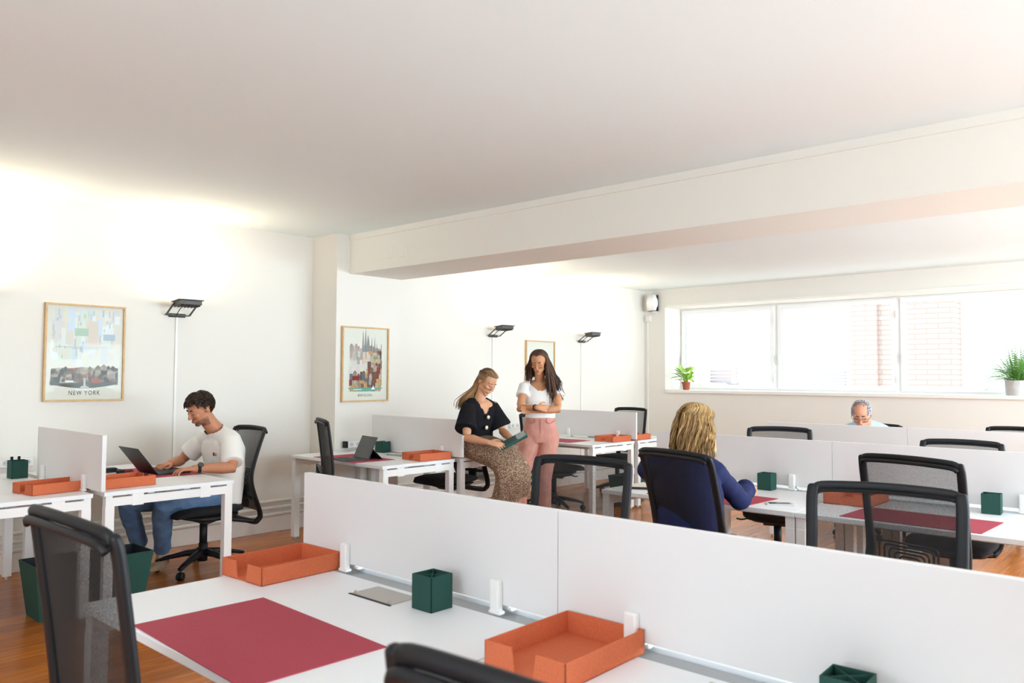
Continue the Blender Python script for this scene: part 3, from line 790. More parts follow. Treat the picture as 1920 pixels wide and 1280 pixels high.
a.q(-.08, .02, .13, .19, (196, 214, 196)); a.q(.13, .22, .10, .15, (196, 204, 216)); a.q(.02, .09, .04, .25, (238, 216, 204))
a.q(-.22, .2, .04, .046, (206, 208, 214)); a.q(-.1, .1, .03, .034, (190, 196, 204))
skyline(a, -w+.03, w-.03, -.235, -.13, [(112, 98, 90), (86, 78, 74), (150, 110, 92), (168, 150, 136), (70, 64, 62), (128, 84, 70), (186, 170, 150)], rnd, 5, lambda x, z: .12, .015, .05)
n = 24
a.p([(-w+.03+(2*w-.06)*i/n, -.243-.032*sin(pi*i/n)) for i in range(n+1)]+[(w-.03, -.225), (-w+.03, -.225)], (104, 96, 92))
a.p([(-.035, -.272), (.035, -.272), (.024, -.258), (.008, -.256), (.006, -.20), (-.006, -.20), (-.008, -.256), (-.024, -.258)], (206, 196, 184))
a.q(-.18, -.05, -.232, -.228, (222, 218, 212)); a.q(-.14, -.08, -.226, -.214, (228, 224, 220)); a.q(.05, .12, -.235, -.205, (176, 96, 76))
a.done(r, -.0122)
text('NEW YORK', .048, ink((48, 44, 42)), r, (0, -.0135, -.312), sx=.78, spacing=1.25)

# pilaster print
r, w, h = picture(4.489, 5.048, 1.197, 1.918, 6.25, 'oak framed cityscape print lettered BARCELONA on the pilaster')
a = Art()
def fade(x, z):
    f = 0.0
    if z > .0 and x < .02: f = .55
    if z > .12: f = max(f, .45)
    if -.10 < z < .02 and x < .01: f = .9
    return f
skyline(a, -.19, .20, -.225, .14, [(176, 150, 136), (150, 110, 96), (196, 176, 156), (126, 96, 88), (206, 186, 170), (160, 80, 68), (120, 124, 128), (214, 170, 120)], rnd, 8, fade, .018, .05)
for x, hh, w2 in ((-.03, .33, .012), (.0, .34, .014), (.03, .29, .03), (.075, .27, .008), (.11, .28, .008), (.135, .22, .01), (-.14, .2, .014), (-.1, .2, .012)):
    a.p([(x-w2, .12), (x+w2, .12), (x+w2*.25, hh-.04), (x, hh), (x-w2*.25, hh-.04)], mixc((120, 116, 120), (236, 230, 224), .3 if x > -.05 else .6))
a.q(.035, .075, .10, .13, (222, 160, 84)); a.q(-.15, -.07, -.155, -.115, (150, 62, 58)); a.q(.1, .15, .05, .075, (140, 160, 130))
n = 20
a.p([(-.20+.41*i/n, -.235-.028*sin(pi*i/n)) for i in range(n+1)]+[(.21, -.226), (-.20, -.226)], (120, 178, 160))
a.q(-.14, -.04, -.247, -.240, (240, 238, 234)); a.p([(.07, -.245), (.12, -.245), (.096, -.205)], (240, 236, 230))
a.done(r, -.0122)
text('BARCELONA', .034, ink((110, 84, 76)), r, (.0, -.0135, -.300), sx=.72, spacing=1.3)
# far print
r, w, h = picture(7.582, 8.158, 1.16, 1.908, YN, 'oak framed print behind the head of the standing person')
a = Art()
for k in range(26):
    x = rnd.uniform(-.17, .12); z0 = rnd.uniform(.0, .2); a.p([(x, z0), (x+.02, z0), (x+.012, z0+rnd.uniform(.03, .12))], rnd.choice([(206, 206, 210), (220, 218, 216), (196, 200, 206)]))
skyline(a, -.2, .2, -.24, .0, [(210, 200, 190), (196, 186, 180), (220, 210, 204)], rnd, 5, lambda x, z: .3)
a.done(r, -.0122)

# ------------------------------------------------------------------ speaker, junction box, conduit in the corner
r = empty('wall_speaker', (XW, 6.455, 2.56)); tag(r, 'small white wall speaker with dark outline high in the far corner', 'speaker')
bm = B(); loft(bm, [V((-.075, 0, -.115)), V((-.085, 0, 0)), V((-.07, 0, .115))], [(.072, .05), (.08, .06), (.07, .05)], up=(1, 0, 0), n=24, sup=4.5); obj('grille', bm, M_pvc, r, smooth=2)
bm = B(); loft(bm, [V((-.055, 0, -.122)), V((-.055, 0, .118))], [(.076, .045), (.074, .045)], up=(1, 0, 0), n=24, sup=4.5); obj('body', bm, M_black, r, smooth=2)
obj('mount', box(B(), -.05, 0, -.03, .03, -.15, -.05), M_pvc, r, bevel=.004)
o = obj('junction_box', box(B(), XW-.04, XW, 6.515, 6.60, 2.285, 2.375), M_sock, None, bevel=.006); tag(o, 'small white junction box below the wall speaker', 'junction box')
o = obj('cable_conduit', box(B(), XW-.014, XW, 6.575, 6.592, .3, 2.285), M_trim, None, bevel=.002); tag(o, 'thin vertical conduit running down the far corner', 'conduit')

# ------------------------------------------------------------------ plants
def leaf(bm, base, d, up, L, wd, droop=.3, n=6):
    d = V(d).normalized(); side = d.cross(V(up)).normalized(); pts = []
    for i in range(n+1):
        t = i/n; p = V(base)+d*(L*t)+V((0, 0, -droop*L*t*t)); w_ = wd*sin(pi*min(1, t*.93+.06))**.8
        pts.append((p-side*w_, p+V((0, 0, -wd*.25*sin(pi*t))), p+side*w_))
    vs = [[bm.verts.new(q) for q in tr] for tr in pts]
    for i in range(n):
        for k in range(2): bm.faces.new((vs[i][k], vs[i][k+1], vs[i+1][k+1], vs[i+1][k]))
def pot(bm, r0, r1, h):
    loft(bm, [V((0,0,0)), V((0,0,h))], [r0, r1], n=32, caps=False); loft(bm, [V((0,0,h)), V((0,0,h*.8))], [r1-.005, r1-.007], n=32, caps=False)
    a = [bm.verts.new((r0*cos(2*pi*i/32), r0*sin(2*pi*i/32), 0)) for i in range(32)]; bm.faces.new(a)
    R1 = [bm.verts.new((r1*cos(2*pi*i/32), r1*sin(2*pi*i/32), h)) for i in range(32)]; R2 = [bm.verts.new(((r1-.005)*cos(2*pi*i/32), (r1-.005)*sin(2*pi*i/32), h)) for i in range(32)]
    for i in range(32): bm.faces.new((R1[i], R1[(i+1) % 32], R2[(i+1) % 32], R2[i]))
ZS = 1.2612
r = empty('potted_plant', (10.44, 5.99, ZS)); tag(r, 'small lime green leafy plant in a terracotta pot at the left end of the sill', 'plant')
bm = B(); pot(bm, .045, .062, .115); loft(bm, [V((0,0,.095)), V((0,0,.118))], [.066, .068], n=32, caps=False); obj('pot', bm, M_terra, r, smooth=2)
bm = B(); cyl(bm, (0,0,.09), .054, .012, 24); obj('soil', bm, M_soil, r)
rn = random.Random(5); bm = B(); bs = B()
for i in range(30):
    az = rn.uniform(0, 2*pi); el = rn.uniform(.05, 1.2); hgt = rn.uniform(.13, .29); b0 = V((.02*cos(az), .02*sin(az), .1)); b1 = V((.065*cos(az), .065*sin(az), hgt))
    tube(bs, [b0, (b0+b1)/2+V((0,0,.02)), b1], .003, 5)
    leaf(bm, b1, (cos(az)*cos(el), sin(az)*cos(el), sin(el)), (0,0,1) if el < 1.2 else (cos(az), sin(az), 0), rn.uniform(.12, .20), rn.uniform(.030, .048), rn.uniform(.1, .5))
obj('stem', bs, M_leaf, r, smooth=True)
tag(obj('foliage', bm, M_leaf, r, smooth=2), kind='stuff')
r = empty('potted_fern', (10.42, 1.80, ZS)); tag(r, 'bushy green fern in a grey ceramic pot at the right end of the sill', 'plant')
bm = B(); pot(bm, .115, .125, .17); obj('pot', bm, M_potgrey, r, smooth=2)
bm = B(); cyl(bm, (0,0,.15), .117, .022, 24); obj('soil', bm, M_soil, r)
bm = B()
for i in range(150):
    az = rn.uniform(0, 2*pi); el = rn.uniform(.3, 1.5); L = rn.uniform(.32, .56)*(0.7+.3*sin(el)); b0 = V((.07*cos(az)*rn.random(), .07*sin(az)*rn.random(), .165))
    d = V((cos(az)*cos(el), sin(az)*cos(el), sin(el))); side = d.cross(V((0,0,1)))
    side = side.normalized() if side.length > .05 else V((1,0,0)); nn = 16; dr = rn.uniform(.25, .75)
    pp = [b0+d*(L*t/nn)+V((0,0,-dr*L*(t/nn)**2*cos(el))) for t in range(nn+1)]
    tube(bm, pp[::4], .0014, 4)
    for t in range(2, nn):
        w_ = .022*sin(pi*min(1, t/nn*.9+.15)); 
        for s in (-1, 1):
            q = pp[t]; e = q+side*(s*w_)+d*w_*.7; k = V((0,0,.004)); 
            poly(bm, [q-d*.004, e, q+d*.006])
tag(obj('fronds', bm, M_fern, r), kind='stuff')

# ------------------------------------------------------------------ outside: neighbouring buildings
def brick_mat(name, c1, c2, mo, sc=1.0):
    m = bpy.data.materials.new(name); m.use_nodes = True; nt = m.node_tree; b = nt.nodes['Principled BSDF']; tc = nt.nodes.new('ShaderNodeTexCoord')
    sp = nt.nodes.new('ShaderNodeSeparateXYZ'); cb = nt.nodes.new('ShaderNodeCombineXYZ'); ad = nt.nodes.new('ShaderNodeMath'); ad.operation = 'ADD'
    nt.links.new(tc.outputs['Object'], sp.inputs[0]); nt.links.new(sp.outputs[0], ad.inputs[0]); nt.links.new(sp.outputs[1], ad.inputs[1])
    nt.links.new(ad.outputs[0], cb.inputs[0]); nt.links.new(sp.outputs[2], cb.inputs[1])
    br = nt.nodes.new('ShaderNodeTexBrick'); br.inputs['Scale'].default_value = sc; br.inputs['Brick Width'].default_value = .55; br.inputs['Row Height'].default_value = .13
    br.inputs['Mortar Size'].default_value = .016; br.inputs['Color1'].default_value = lin(c1); br.inputs['Color2'].default_value = lin(c2); br.inputs['Mortar'].default_value = lin(mo)
    nt.links.new(cb.outputs[0], br.inputs['Vector']); nt.links.new(br.outputs['Color'], b.inputs['Base Color']); b.inputs['Roughness'].default_value = .9; return m
M_br = brick_mat('pale_brick', (182, 156, 148), (174, 148, 140), (160, 136, 128)); M_br2 = brick_mat('light_brick', (172, 156, 148), (166, 150, 142), (150, 134, 126))  # plain pale brick tones, even across each wall
M_render = mat('white_render', (214, 212, 210), .9); M_lou = mat('grey_louvre', (150, 150, 154), .8); M_pinkw = mat('pink_render', (186, 166, 166), .9)
M_roof = mat('light_roof_gravel', (236, 232, 226), .95)
gz = -6.0
bl = empty('neighbouring_building', (26, 6, gz)); tag(bl, 'brick and white building with terrace railings outside the right window', 'building', 'buildings outside the windows')
def rel(o, bm_): return bm_
bm = box(B(), -4, -3.2, .95, 1.65, 0, 14); obj('brick_pier', bm, M_br, bl)
bm = box(B(), -3.9, 2, -.85, .95, 0, 14); obj('brick_wall', bm, M_br2, bl)
bm = box(B(), -3.6, -.5, 1.66, 3.7, 0, 6.9); box(bm, -3.2, 2, -1.1, -.85, 0, 12); obj('rendered_wall', bm, M_render, bl)
bm = B()
for k in range(9): box(bm, -3.66, -3.6, 1.9, 3.6, 6.9+k*.085, 6.945+k*.085)
obj('louvre', bm, M_lou, bl)
b2 = empty('neighbouring_building', (30, 5, gz)); tag(b2, 'stepped brick building with roof pergola frames seen far right', 'building', 'buildings outside the windows')
M_br3 = brick_mat('darker_brick', (158, 134, 126), (150, 126, 118), (138, 114, 106)); M_frame = mat('grey_roof_steel', (96, 96, 104), .7)
obj('brick_wall', box(B(), 0, 5, 1.6, 2.6, 0, 9.6), M_br3, b2)
bm = B(); prism(bm, [(1.6, 0), (1.6, 9.4), (1.0, 8.2), (.5, 7.9), (-.6, 7.6), (-4, 7.4), (-4, 0)], 'x', .2, 5); obj('side_wall', bm, M_br3, b2)
bm = B()
for y, z0, z1 in ((1.75, 9.5, 10.1), (1.2, 8.6, 9.75), (.75, 8.2, 9.6)): box(bm, -.05, .05, y-.05, y+.05, z0, z1)
box(bm, -.05, .02, .6, 2.3, 9.65, 9.74); box(bm, -.3, .3, .9, 1.9, 9.85, 9.93); obj('roof_frame', bm, M_frame, b2)
bm = box(B(), -1.5, 0, .6, 1.8, 7.4, 7.5); obj('balcony_slab', bm, M_pinkw, b2)
b3 = empty('neighbouring_building', (22, 12.2, gz)); tag(b3, 'low building with horizontal louvres seen through the left window pane', 'building', 'buildings outside the windows')
obj('rendered_wall', box(B(), 0, 4, -2.4, 4.5, 0, 7.1), M_render, b3)
bm = box(B(), .1, 1.5, -.35, .12, 7.1, 7.72); obj('pink_wall', bm, M_pinkw, b3)
bm = B()
for k in range(6): box(bm, -.1, 0, -1.3, -.4, 7.15+k*.1, 7.2+k*.1)
obj('louvre', bm, M_lou, b3)
bm = box(B(), -.3, .5, -1.1, -.55, 7.0, 7.28); obj('roof_unit', bm, M_lou, b3)
tag(obj('outdoor_ground', box(B(), 11.2, 60, -40, 60, gz-.2, gz), M_roof), kind='structure')
# ------------------------------------------------------------------ people
def skin_mat(name, base, lip, extra=None):
    """skin whose local colours (lips, stubble, flushed cheeks) come from a vertex colour layer"""
    m = bpy.data.materials.new(name); m.use_nodes = True; nt = m.node_tree; b = nt.nodes['Principled BSDF']
    a = nt.nodes.new('ShaderNodeVertexColor'); a.layer_name = 'tone'; nt.links.new(a.outputs['Color'], b.inputs['Base Color'])
    b.inputs['Roughness'].default_value = .5; b.inputs['Subsurface Weight'].default_value = .08; b.inputs['Subsurface Radius'].default_value = (.02, .008, .004); b.inputs['Specular IOR Level'].default_value = .35
    return m

def hair_mat(name, dark, light, streak=0.5):
    m = bpy.data.materials.new(name); m.use_nodes = True; nt = m.node_tree; b = nt.nodes['Principled BSDF']
    a = nt.nodes.new('ShaderNodeVertexColor'); a.layer_name = 'tone'; r = nt.nodes.new('ShaderNodeMix'); r.data_type = 'RGBA'
    r.inputs[6].default_value = lin(dark); r.inputs[7].default_value = lin(light)
    nt.links.new(a.outputs['Color'], r.inputs[0]); nt.links.new(r.outputs[2], b.inputs['Base Color']); b.inputs['Roughness'].default_value = .42
    b.inputs['Specular IOR Level'].default_value = .35; return m

def frame_from(c, f, up=(0, 0, 1)):
    f = V(f).normalized(); x = f.cross(V(up)).normalized(); z = x.cross(f)
    return Matrix(((x.x, f.x, z.x, c[0]), (x.y, f.y, z.y, c[1]), (x.z, f.z, z.z, c[2]), (0, 0, 0, 1)))

def head_shapes(bm, M, s=1.0, female=False):
    R3 = M.to_3x3()
    S = Matrix.Diagonal((s, s, s, 1)); MM = M @ S
    E_ = lambda c, r, R=None: ell(bm, c, r, MM, R=R)
    jw = .90 if female else 1.0
    E_((0, -.012, .036), (.074, .094, .080)); E_((0, .024, -.002), (.062*jw+.003, .064, .076)); E_((0, .030, -.052), (.050*jw, .050, .052))
    E_((0, .058, -.094), (.024*jw, .021, .016)); E_((0, .030, -.082), (.040*jw, .040, .022))
    for k in (-1, 1):
        E_((k*.044*jw, .004, -.060), (.016, .036, .026)); E_((k*.036, .058, -.022), (.022, .024, .019))
        E_((k*.028, .072, .025), (.024, .012, .0075)); E_((k*.076, -.010, -.004), (.007, .017, .029), Euler((radians(-10), 0, radians(k*18))).to_matrix())
        E_((k*.0095, .096, -.031), (.0075, .009, .0065)); E_((k*.029, .070, .004), (.014, .011, .009))
    loft(bm, [MM @ V(p) for p in ((0, .080, .018), (0, .090, .0), (0, .102, -.020), (0, .105, -.027))], [.0065*s, .0075*s, .0095*s, .010*s], n=10, dome=True)
    E_((0, .083, -.057), (.021, .011, .0052)); E_((0, .081, -.067), (.018, .012, .0068)); E_((0, .072, -.060), (.026, .014, .018))

def paint(o, M, s, base, lip, stub=None, blush=None):
    me = o.data; ca = me.color_attributes.new('tone', 'FLOAT_COLOR', 'POINT'); inv = M.inverted(); b = lin(base); l = lin(lip); st = lin(stub) if stub else None
    bl_ = lin(blush) if blush else None
    buf = []
    for v in me.vertices:
        p = inv @ v.co / s; c = list(b[:3])
        nz = noise.noise(v.co*60)*.05
        def mx(t, q):
            for i in range(3): c[i] = c[i]*(1-t)+q[i]*t
        if abs(p.x) < .1 and -.12 < p.z < .13 and -.12 < p.y < .13:
            if bl_ and p.y > .03:
                for k in (-1, 1):
                    d = math.hypot((p.x-k*.04)/.024, (p.z+.024)/.02); mx(max(0, 1-d)*.35, bl_)
                d = math.hypot(p.x/.014, (p.z+.028)/.012); mx(max(0, 1-d)*.4, bl_)
            if st is not None and p.y > -.005:
                t = 0
                if p.z < -.046: t = min(1, (-.046-p.z)/.018)*.62
                if abs(p.x) < .030 and -.058 < p.z < -.042 and p.y > .06: t = max(t, .55)
                if p.z < -.078 and abs(p.x) < .032: t = .88
                mx(t*(.8+.4*noise.noise(p*400)), st)
            if p.y > .066 and abs(p.x) < .022 and -.072 < p.z < -.052:
                d = math.hypot(p.x/.022, (p.z+.062)/.0095); mx(min(1, max(0, (1-d)*3)), l)
                if abs(p.z+.0618) < .0012 and abs(p.x) < .018: mx(.6, (l[0]*.3, l[1]*.25, l[2]*.25))
        for i in range(3): c[i] = max(0, c[i]*(1+nz))
        buf += [c[0], c[1], c[2], 1]
    ca.data.foreach_set('color', buf)

def face_details(parent, M, s, brow, eye_open=.3, smile=False, brow_w=.0032):
    MM = M @ Matrix.Diagonal((s, s, s, 1)); P = lambda *p: MM @ V(p)
    bm = B()
    for k in (-1, 1):
        loft(bm, [P(k*.012, .0845, .0235), P(k*.022, .086, .0275), P(k*.034, .081, .0275), P(k*.046, .069, .022)], [(brow_w, .0022), (brow_w*1.2, .0024), (brow_w, .0022), (brow_w*.5, .0014)], up=MM.to_3x3() @ V((0, 1, 0)), n=8, dome=True)
    obj('eyebrows', bm, brow, parent, smooth=True)
    bm = B()
    for k in (-1, 1):
        loft(bm, [P(k*.0165, .0795, -.0005), P(k*.023, .0835, -.003), P(k*.031, .0835, -.0035), P(k*.039, .0785, -.002), P(k*.0435, .073, .001)], [.0010, .0016, .0018, .0016, .0009], n=6)
    obj('eyelashes', bm, bpy.data.materials.get('lash') or mat('lash', (46, 32, 28), .8), parent, smooth=True)
    if eye_open > 0:
        bm = B()
        for k in (-1, 1): ell(bm, (k*.029, .0755, -.0005), (.0115, .009, .0042*eye_open*2), MM, 12, 8)
        obj('eyes', bm, bpy.data.materials.get('eyewhite') or mat('eyewhite', (176, 160, 150), .25), parent, smooth=True)
    if smile:
        bm = B(); loft(bm, [P(-.021, .0795, -.0565), P(-.012, .0895, -.0625), P(0, .0925, -.0645), P(.012, .0895, -.0625), P(.021, .0795, -.0565)], [(.0006, .001), (.002, .0035), (.002, .0045), (.002, .0035), (.0006, .001)], up=MM.to_3x3() @ V((0, 1, 0)), n=8)
        obj('teeth', bm, bpy.data.materials.get('teeth') or mat('teeth', (240, 232, 222), .3), parent, smooth=True)

def hand(bm, wrist, d, nrm, side, curl=.5, spread=.08, sc=1.0, thumb=.6, curls=None):
    """d: towards the fingers, nrm: out of the back of the hand, side: towards the thumb"""
    d = V(d).normalized(); nrm = V(nrm); nrm = (nrm-d*nrm.dot(d)).normalized(); sd = V(side); sd = (sd-d*sd.dot(d)-nrm*sd.dot(nrm)).normalized(); w = V(wrist)
    loft(bm, [w-d*.012, w+d*.018*sc, w+d*.05*sc, w+d*.082*sc], [(.025*sc, .018*sc), (.030*sc, .0165*sc), (.038*sc, .0145*sc), (.037*sc, .011*sc)], up=nrm, n=14, dome=True)
    lens = [.070, .078, .073, .058]; offs = [.0285, .0095, -.0095, -.0280]
    for i in range(4):
        L = lens[i]*sc; b = w+d*(.080-.004*abs(i-1))*sc+sd*offs[i]*sc; c = curls[i] if curls else curl*(1+.12*(i-1)); dd = (d+sd*spread*(1.2-i*.8)).normalized(); p = b-dd*.012; pts = [p, b]; rad = [.0095*sc, .0092*sc]; ang = 0
        for sg, ln in enumerate((.46, .31, .23)):
            ang += c*(.75, .95, .6)[sg]; q = dd*cos(ang)-nrm*sin(ang); p = pts[-1]+q*L*ln; pts.append(p); rad.append((.0086, .0077, .0062)[sg]*sc)
        loft(bm, pts, rad, up=sd, n=10, dome=True)
    b = w+d*.022*sc+sd*.026*sc; q1 = (d*.62+sd*.75-nrm*.25*thumb).normalized(); q2 = (d*.9+sd*.30-nrm*.45*thumb).normalized(); q3 = (d*1.0+sd*.02-nrm*.55*thumb).normalized()
    p1 = b+q1*.034*sc; p2 = p1+q2*.030*sc; p3 = p2+q3*.022*sc
    loft(bm, [b-q1*.008, b, p1, p2, p3], [.011*sc, .013*sc, .0105*sc, .0090*sc, .0070*sc], up=nrm, n=10, dome=True)

def arm(bm, sh, el, wr, r=(.048, .038, .040, .024), dome=True):
    sh, el, wr = V(sh), V(el), V(wr); m1 = sh.lerp(el, .45); m2 = el.lerp(wr, .28); m3 = el.lerp(wr, .7)
    loft(bm, [sh, m1, sh.lerp(el, .85), el, m2, m3, wr], [r[0], r[0]*.93, r[1], r[1], r[2], (r[2]+r[3])*.46, r[3]], up=(.3, .5, 1), n=14, dome=True)

def leg(bm, hip, kn, an, toe, r=(.085, .055, .056, .034), foot=True):
    hip, kn, an, toe = V(hip), V(kn), V(an), V(toe); 
    loft(bm, [hip, hip.lerp(kn, .5), hip.lerp(kn, .88), kn, kn.lerp(an, .25), kn.lerp(an, .7), an], [r[0], r[0]*.85, r[1]*1.05, r[1], r[2], r[3]*1.15, r[3]], up=(1, .2, .1), n=16, dome=True)
    if foot:
        heel = an+V((0, 0, -.045)); f = toe-heel
        loft(bm, [heel-f*.18, heel, heel+f*.55, toe], [(.030, .025), (.034, .034), (.038, .024), (.028, .016)], up=(0, 0, 1), n=12, dome=True)

def shoe(bm, an, toe, r=1.0):
    an, toe = V(an), V(toe); heel = V((an.x, an.y, min(an.z-.05, toe.z+.02))); f = toe-heel
    loft(bm, [heel-f*.22, heel, heel+f*.55, toe+f*.06], [(.034*r, .036*r), (.040*r, .045*r), (.043*r, .032*r), (.032*r, .022*r)], up=(0, 0, 1), n=14, dome=True, sup=2.5)
    loft(bm, [an+V((0, 0, .02)), heel+f*.1], [.042, .042], n=12, dome=True)

def torso(bm, secs, up, dome=True):
    """secs: (centre, half width, half depth); up = the person's left-right axis direction for widths"""
    pts = [s[0] for s in secs]; rad = [(s[2], s[1]) for s in secs]
    # loft side = up x tangent -> depth direction when up is the left-right axis
    loft(bm, pts, rad, up=up, n=28, dome=dome, sup=2.35)

def strands(name, paths, m, parent, r0=.004, seed=1, taper=True, flat=.6):
    rn = random.Random(seed); bm = B(); tones = []
    for P, rad, tone in paths:
        n0 = len(bm.verts); n = len(P)
        rr_ = [rad*(.55+.45*min(1, i/2))*(1-.75*max(0, (i/(n-1)-.65)/.35) if taper else 1) for i in range(n)]
        loft(bm, P, [(q*1.35, q*flat) for q in rr_], n=6, up=(0.2, .3, 1))
        tones += [tone]*(len(bm.verts)-n0)
    o = obj(name, bm, m, parent, smooth=2); ca = o.data.color_attributes.new('tone', 'FLOAT_COLOR', 'POINT'); buf = []
    for t in tones: buf += [t, t, t, 1]
    ca.data.foreach_set('color', buf); return o

def jitter_path(P, rn, a): 
    o = V((rn.uniform(-a, a), rn.uniform(-a, a), rn.uniform(-a, a))); return [p+o*min(1, i/3) for i, p in enumerate(P)]

def cloth(name, col, **k):
    return mat(name, col, k.pop('rough', .85), spec=.15, bump=k.pop('bump', .35), bump_scale=k.pop('bs', 26), **k)

def wrinkle(o, amp=.004, sc=9, seed=0.0, stretch=(1, 1, 1)):
    me = o.data; me.update(); ns = [v.normal.copy() for v in me.vertices]
    for v, n in zip(me.vertices, ns):
        p = V((v.co.x*stretch[0], v.co.y*stretch[1], v.co.z*stretch[2]))*sc+V((seed, seed, seed)); t = 1-abs(noise.noise(p))*2
        v.co += n*amp*(t*.8+.4*noise.noise(p*2.3))

def carve(o, fn):
    b = bmesh.new(); b.from_mesh(o.data); bmesh.ops.delete(b, geom=[v for v in b.verts if fn(v.co)], context='VERTS'); b.to_mesh(o.data); b.free()

def person(bm, M, s, label, tones, voxel=.0042):
    o = fuse('person', bm, skin_mat('skin_'+str(len(bpy.data.materials)), *tones[:2]), voxel=voxel, smooth=3)
    paint(o, M, s, *tones); tag(o, label, 'person'); return o

# ---- man in a white T-shirt, sitting, facing -x
Hm = (2.852, 5.72, 1.192); fm = V((-.93, -.10, -.44)); Mm = frame_from(Hm, fm)
bm = B(); head_shapes(bm, Mm, 1.02)
LR = V((0, 1, 0))
loft(bm, [V((2.885, 5.72, 1.15)), V((2.93, 5.722, 1.09)), V((2.985, 5.727, 1.03)), V((3.01, 5.73, .97))], [.056, .057, .064, .08], up=LR, n=18, dome=True)
torso(bm, [(V((3.02, 5.72, .50)), .15, .10), (V((3.05, 5.72, .66)), .135, .095), (V((3.04, 5.72, .86)), .155, .105), (V((3.02, 5.725, .97)), .15, .08)], LR)
elN, wrN = V((2.957, 5.41, .775)), V((2.71, 5.50, .782)); elF, wrF = V((2.87, 6.04, .79)), V((2.70, 5.86, .79))
arm(bm, (3.0, 5.545, .955), elN, wrN, (.052, .040, .043, .027)); arm(bm, (2.98, 5.90, .955), elF, wrF, (.052, .040, .043, .027))
hand(bm, wrN, (-.96, .25, -.02), (0, 0, 1), (.2, .97, 0), curl=.5, sc=1.05); hand(bm, wrF, (-.90, -.35, -.05), (0, 0, 1), (.3, -.95, 0), curl=.55, sc=1.05)
leg(bm, (3.0, 5.64, .535), (2.56, 5.66, .53), (2.685, 5.93, .15), (2.60, 5.90, .06), foot=False); leg(bm, (3.0, 5.80, .535), (2.42, 5.92, .53), (2.60, 6.13, .17), (2.48, 6.10, .07), foot=False)
man = person(bm, Mm, 1.02, 'young man in a white T-shirt and jeans sitting typing on a laptop', ((190, 128, 96), (176, 100, 84), (62, 42, 34), (206, 112, 92)))
dk = hair_mat('dark_brown_hair', (34, 24, 18), (78, 54, 38))
face_details(man, Mm, 1.02, dk, .25, brow_w=.0042)
# shirt
bm = B()
torso(bm, [(V((3.03, 5.72, .49)), .175, .135), (V((3.05, 5.72, .60)), .17, .125), (V((3.06, 5.72, .74)), .175, .125), (V((3.045, 5.72, .88)), .195, .132), (V((3.025, 5.723, .965)), .190, .112), (V((3.01, 5.725, 1.0)), .15, .085)], LR, False)
loft(bm, smooth_path([(3.012, 5.545, .945), (3.008, 5.64, .985), (2.998, 5.727, 1.005), (2.998, 5.81, .985), (2.99, 5.905, .945)], 4), [(.075, .066)]*17, up=(0, 0, 1), n=18, dome=True)
for sh, el, k in ((V((3.015, 5.555, .955)), elN, .82), (V((2.995, 5.895, .955)), elF, .70)):
    e = sh.lerp(el, k); loft(bm, [sh+(sh-el)*.03, sh.lerp(el, .3), sh.lerp(el, .6), e], [.066, .074, .075, .078], up=(1, 0, .3), n=18)
loft(bm, [V((2.995, 5.727, 1.0)), V((2.960, 5.725, 1.058))], [(.074, .084), (.066, .070)], up=LR, n=20)
sh_ = fuse('shirt', bm, cloth('white_cotton', (236, 232, 226)), .006, 14, man); wrinkle(sh_, .005, 7, 2.0, (1, 1, .8))
carve(sh_, lambda c: (c-V((2.968, 5.725, 1.045))).dot(V((-.55, 0, .84))) > -.004 and (c-V((2.968, 5.725, c.z))).length < .12)
def stick(o, p, d, w, h, m, name, parent, lift=.0015):
    """small patch lying on the surface of o, found from point p looking along d"""
    ok, loc, nrm, _ = o.ray_cast(V(p), V(d).normalized())
    if not ok: return None
    M4 = frame_from(loc+nrm*lift, nrm); bm = B(); box(bm, -w/2, w/2, -.001, .001, -h/2, h/2, M4); return obj(name, bm, m, parent)
M_pk = cloth('pocket_cotton', (226, 221, 215))
stick(sh_, (2.6, 5.63, .86), (1, 0, 0), .016, .026, mat('emblem_brown', (120, 72, 50), .8), 'emblem', sh_, .003)
stick(sh_, (2.6, 5.612, .858), (1, 0, 0), .012, .018, mat('emblem_orange', (200, 140, 70), .8), 'emblem', sh_, .003)
# trousers
bm = B()
for h, k, a in ((V((3.0, 5.64, .54)), V((2.56, 5.66, .53)), V((2.69, 5.925, .155))), (V((3.0, 5.80, .54)), V((2.42, 5.92, .53)), V((2.605, 6.125, .18)))):
    loft(bm, [h, h.lerp(k, .5), h.lerp(k, .9), k+V((.01, 0, -.01)), k.lerp(a, .2), k.lerp(a, .6), a], [(.098, .098), (.085, .085), (.074, .074), (.068, .068), (.070, .070), (.062, .062), (.058, .058)], up=(0, 1, .2), n=18)
torso(bm, [(V((3.03, 5.72, .49)), .16, .105), (V((3.03, 5.72, .58)), .155, .10)], LR, False)
jn = fuse('jeans', bm, mat('blue_denim', (92, 122, 160), .85, noise_amt=.22, noise_scale=14, bump=.4, bump_scale=400), .006, 5, man); wrinkle(jn, .006, 9, 5.0)
for (a, t) in ((V((2.69, 5.925, .125)), V((2.585, 5.86, .035))), (V((2.605, 6.125, .14)), V((2.47, 6.07, .035)))):
    bm = B(); shoe(bm, a, t); fuse('shoe', bm, mat('beige_suede', (176, 154, 126), .9, noise_amt=.1), .006, 4, man)
# watch
wv = (wrN-elN).normalized(); c = wrN-wv*.035
bm = B(); loft(bm, [c-wv*.011, c+wv*.011], [.0325, .0315], up=(0, 0, 1), n=22); wt = obj('wrist_watch', bm, M_black, man, smooth=2)
bm = B(); cp = c+V((-.02, -.55, .8)).normalized()*.031; d_ = V((-.02, -.55, .8)).normalized(); loft(bm, [cp, cp+d_*.010], [.022, .020], up=(1, 0, 0), n=20); obj('watch_face', bm, mat('watch_dial', (70, 66, 62), .3), wt, smooth=2)
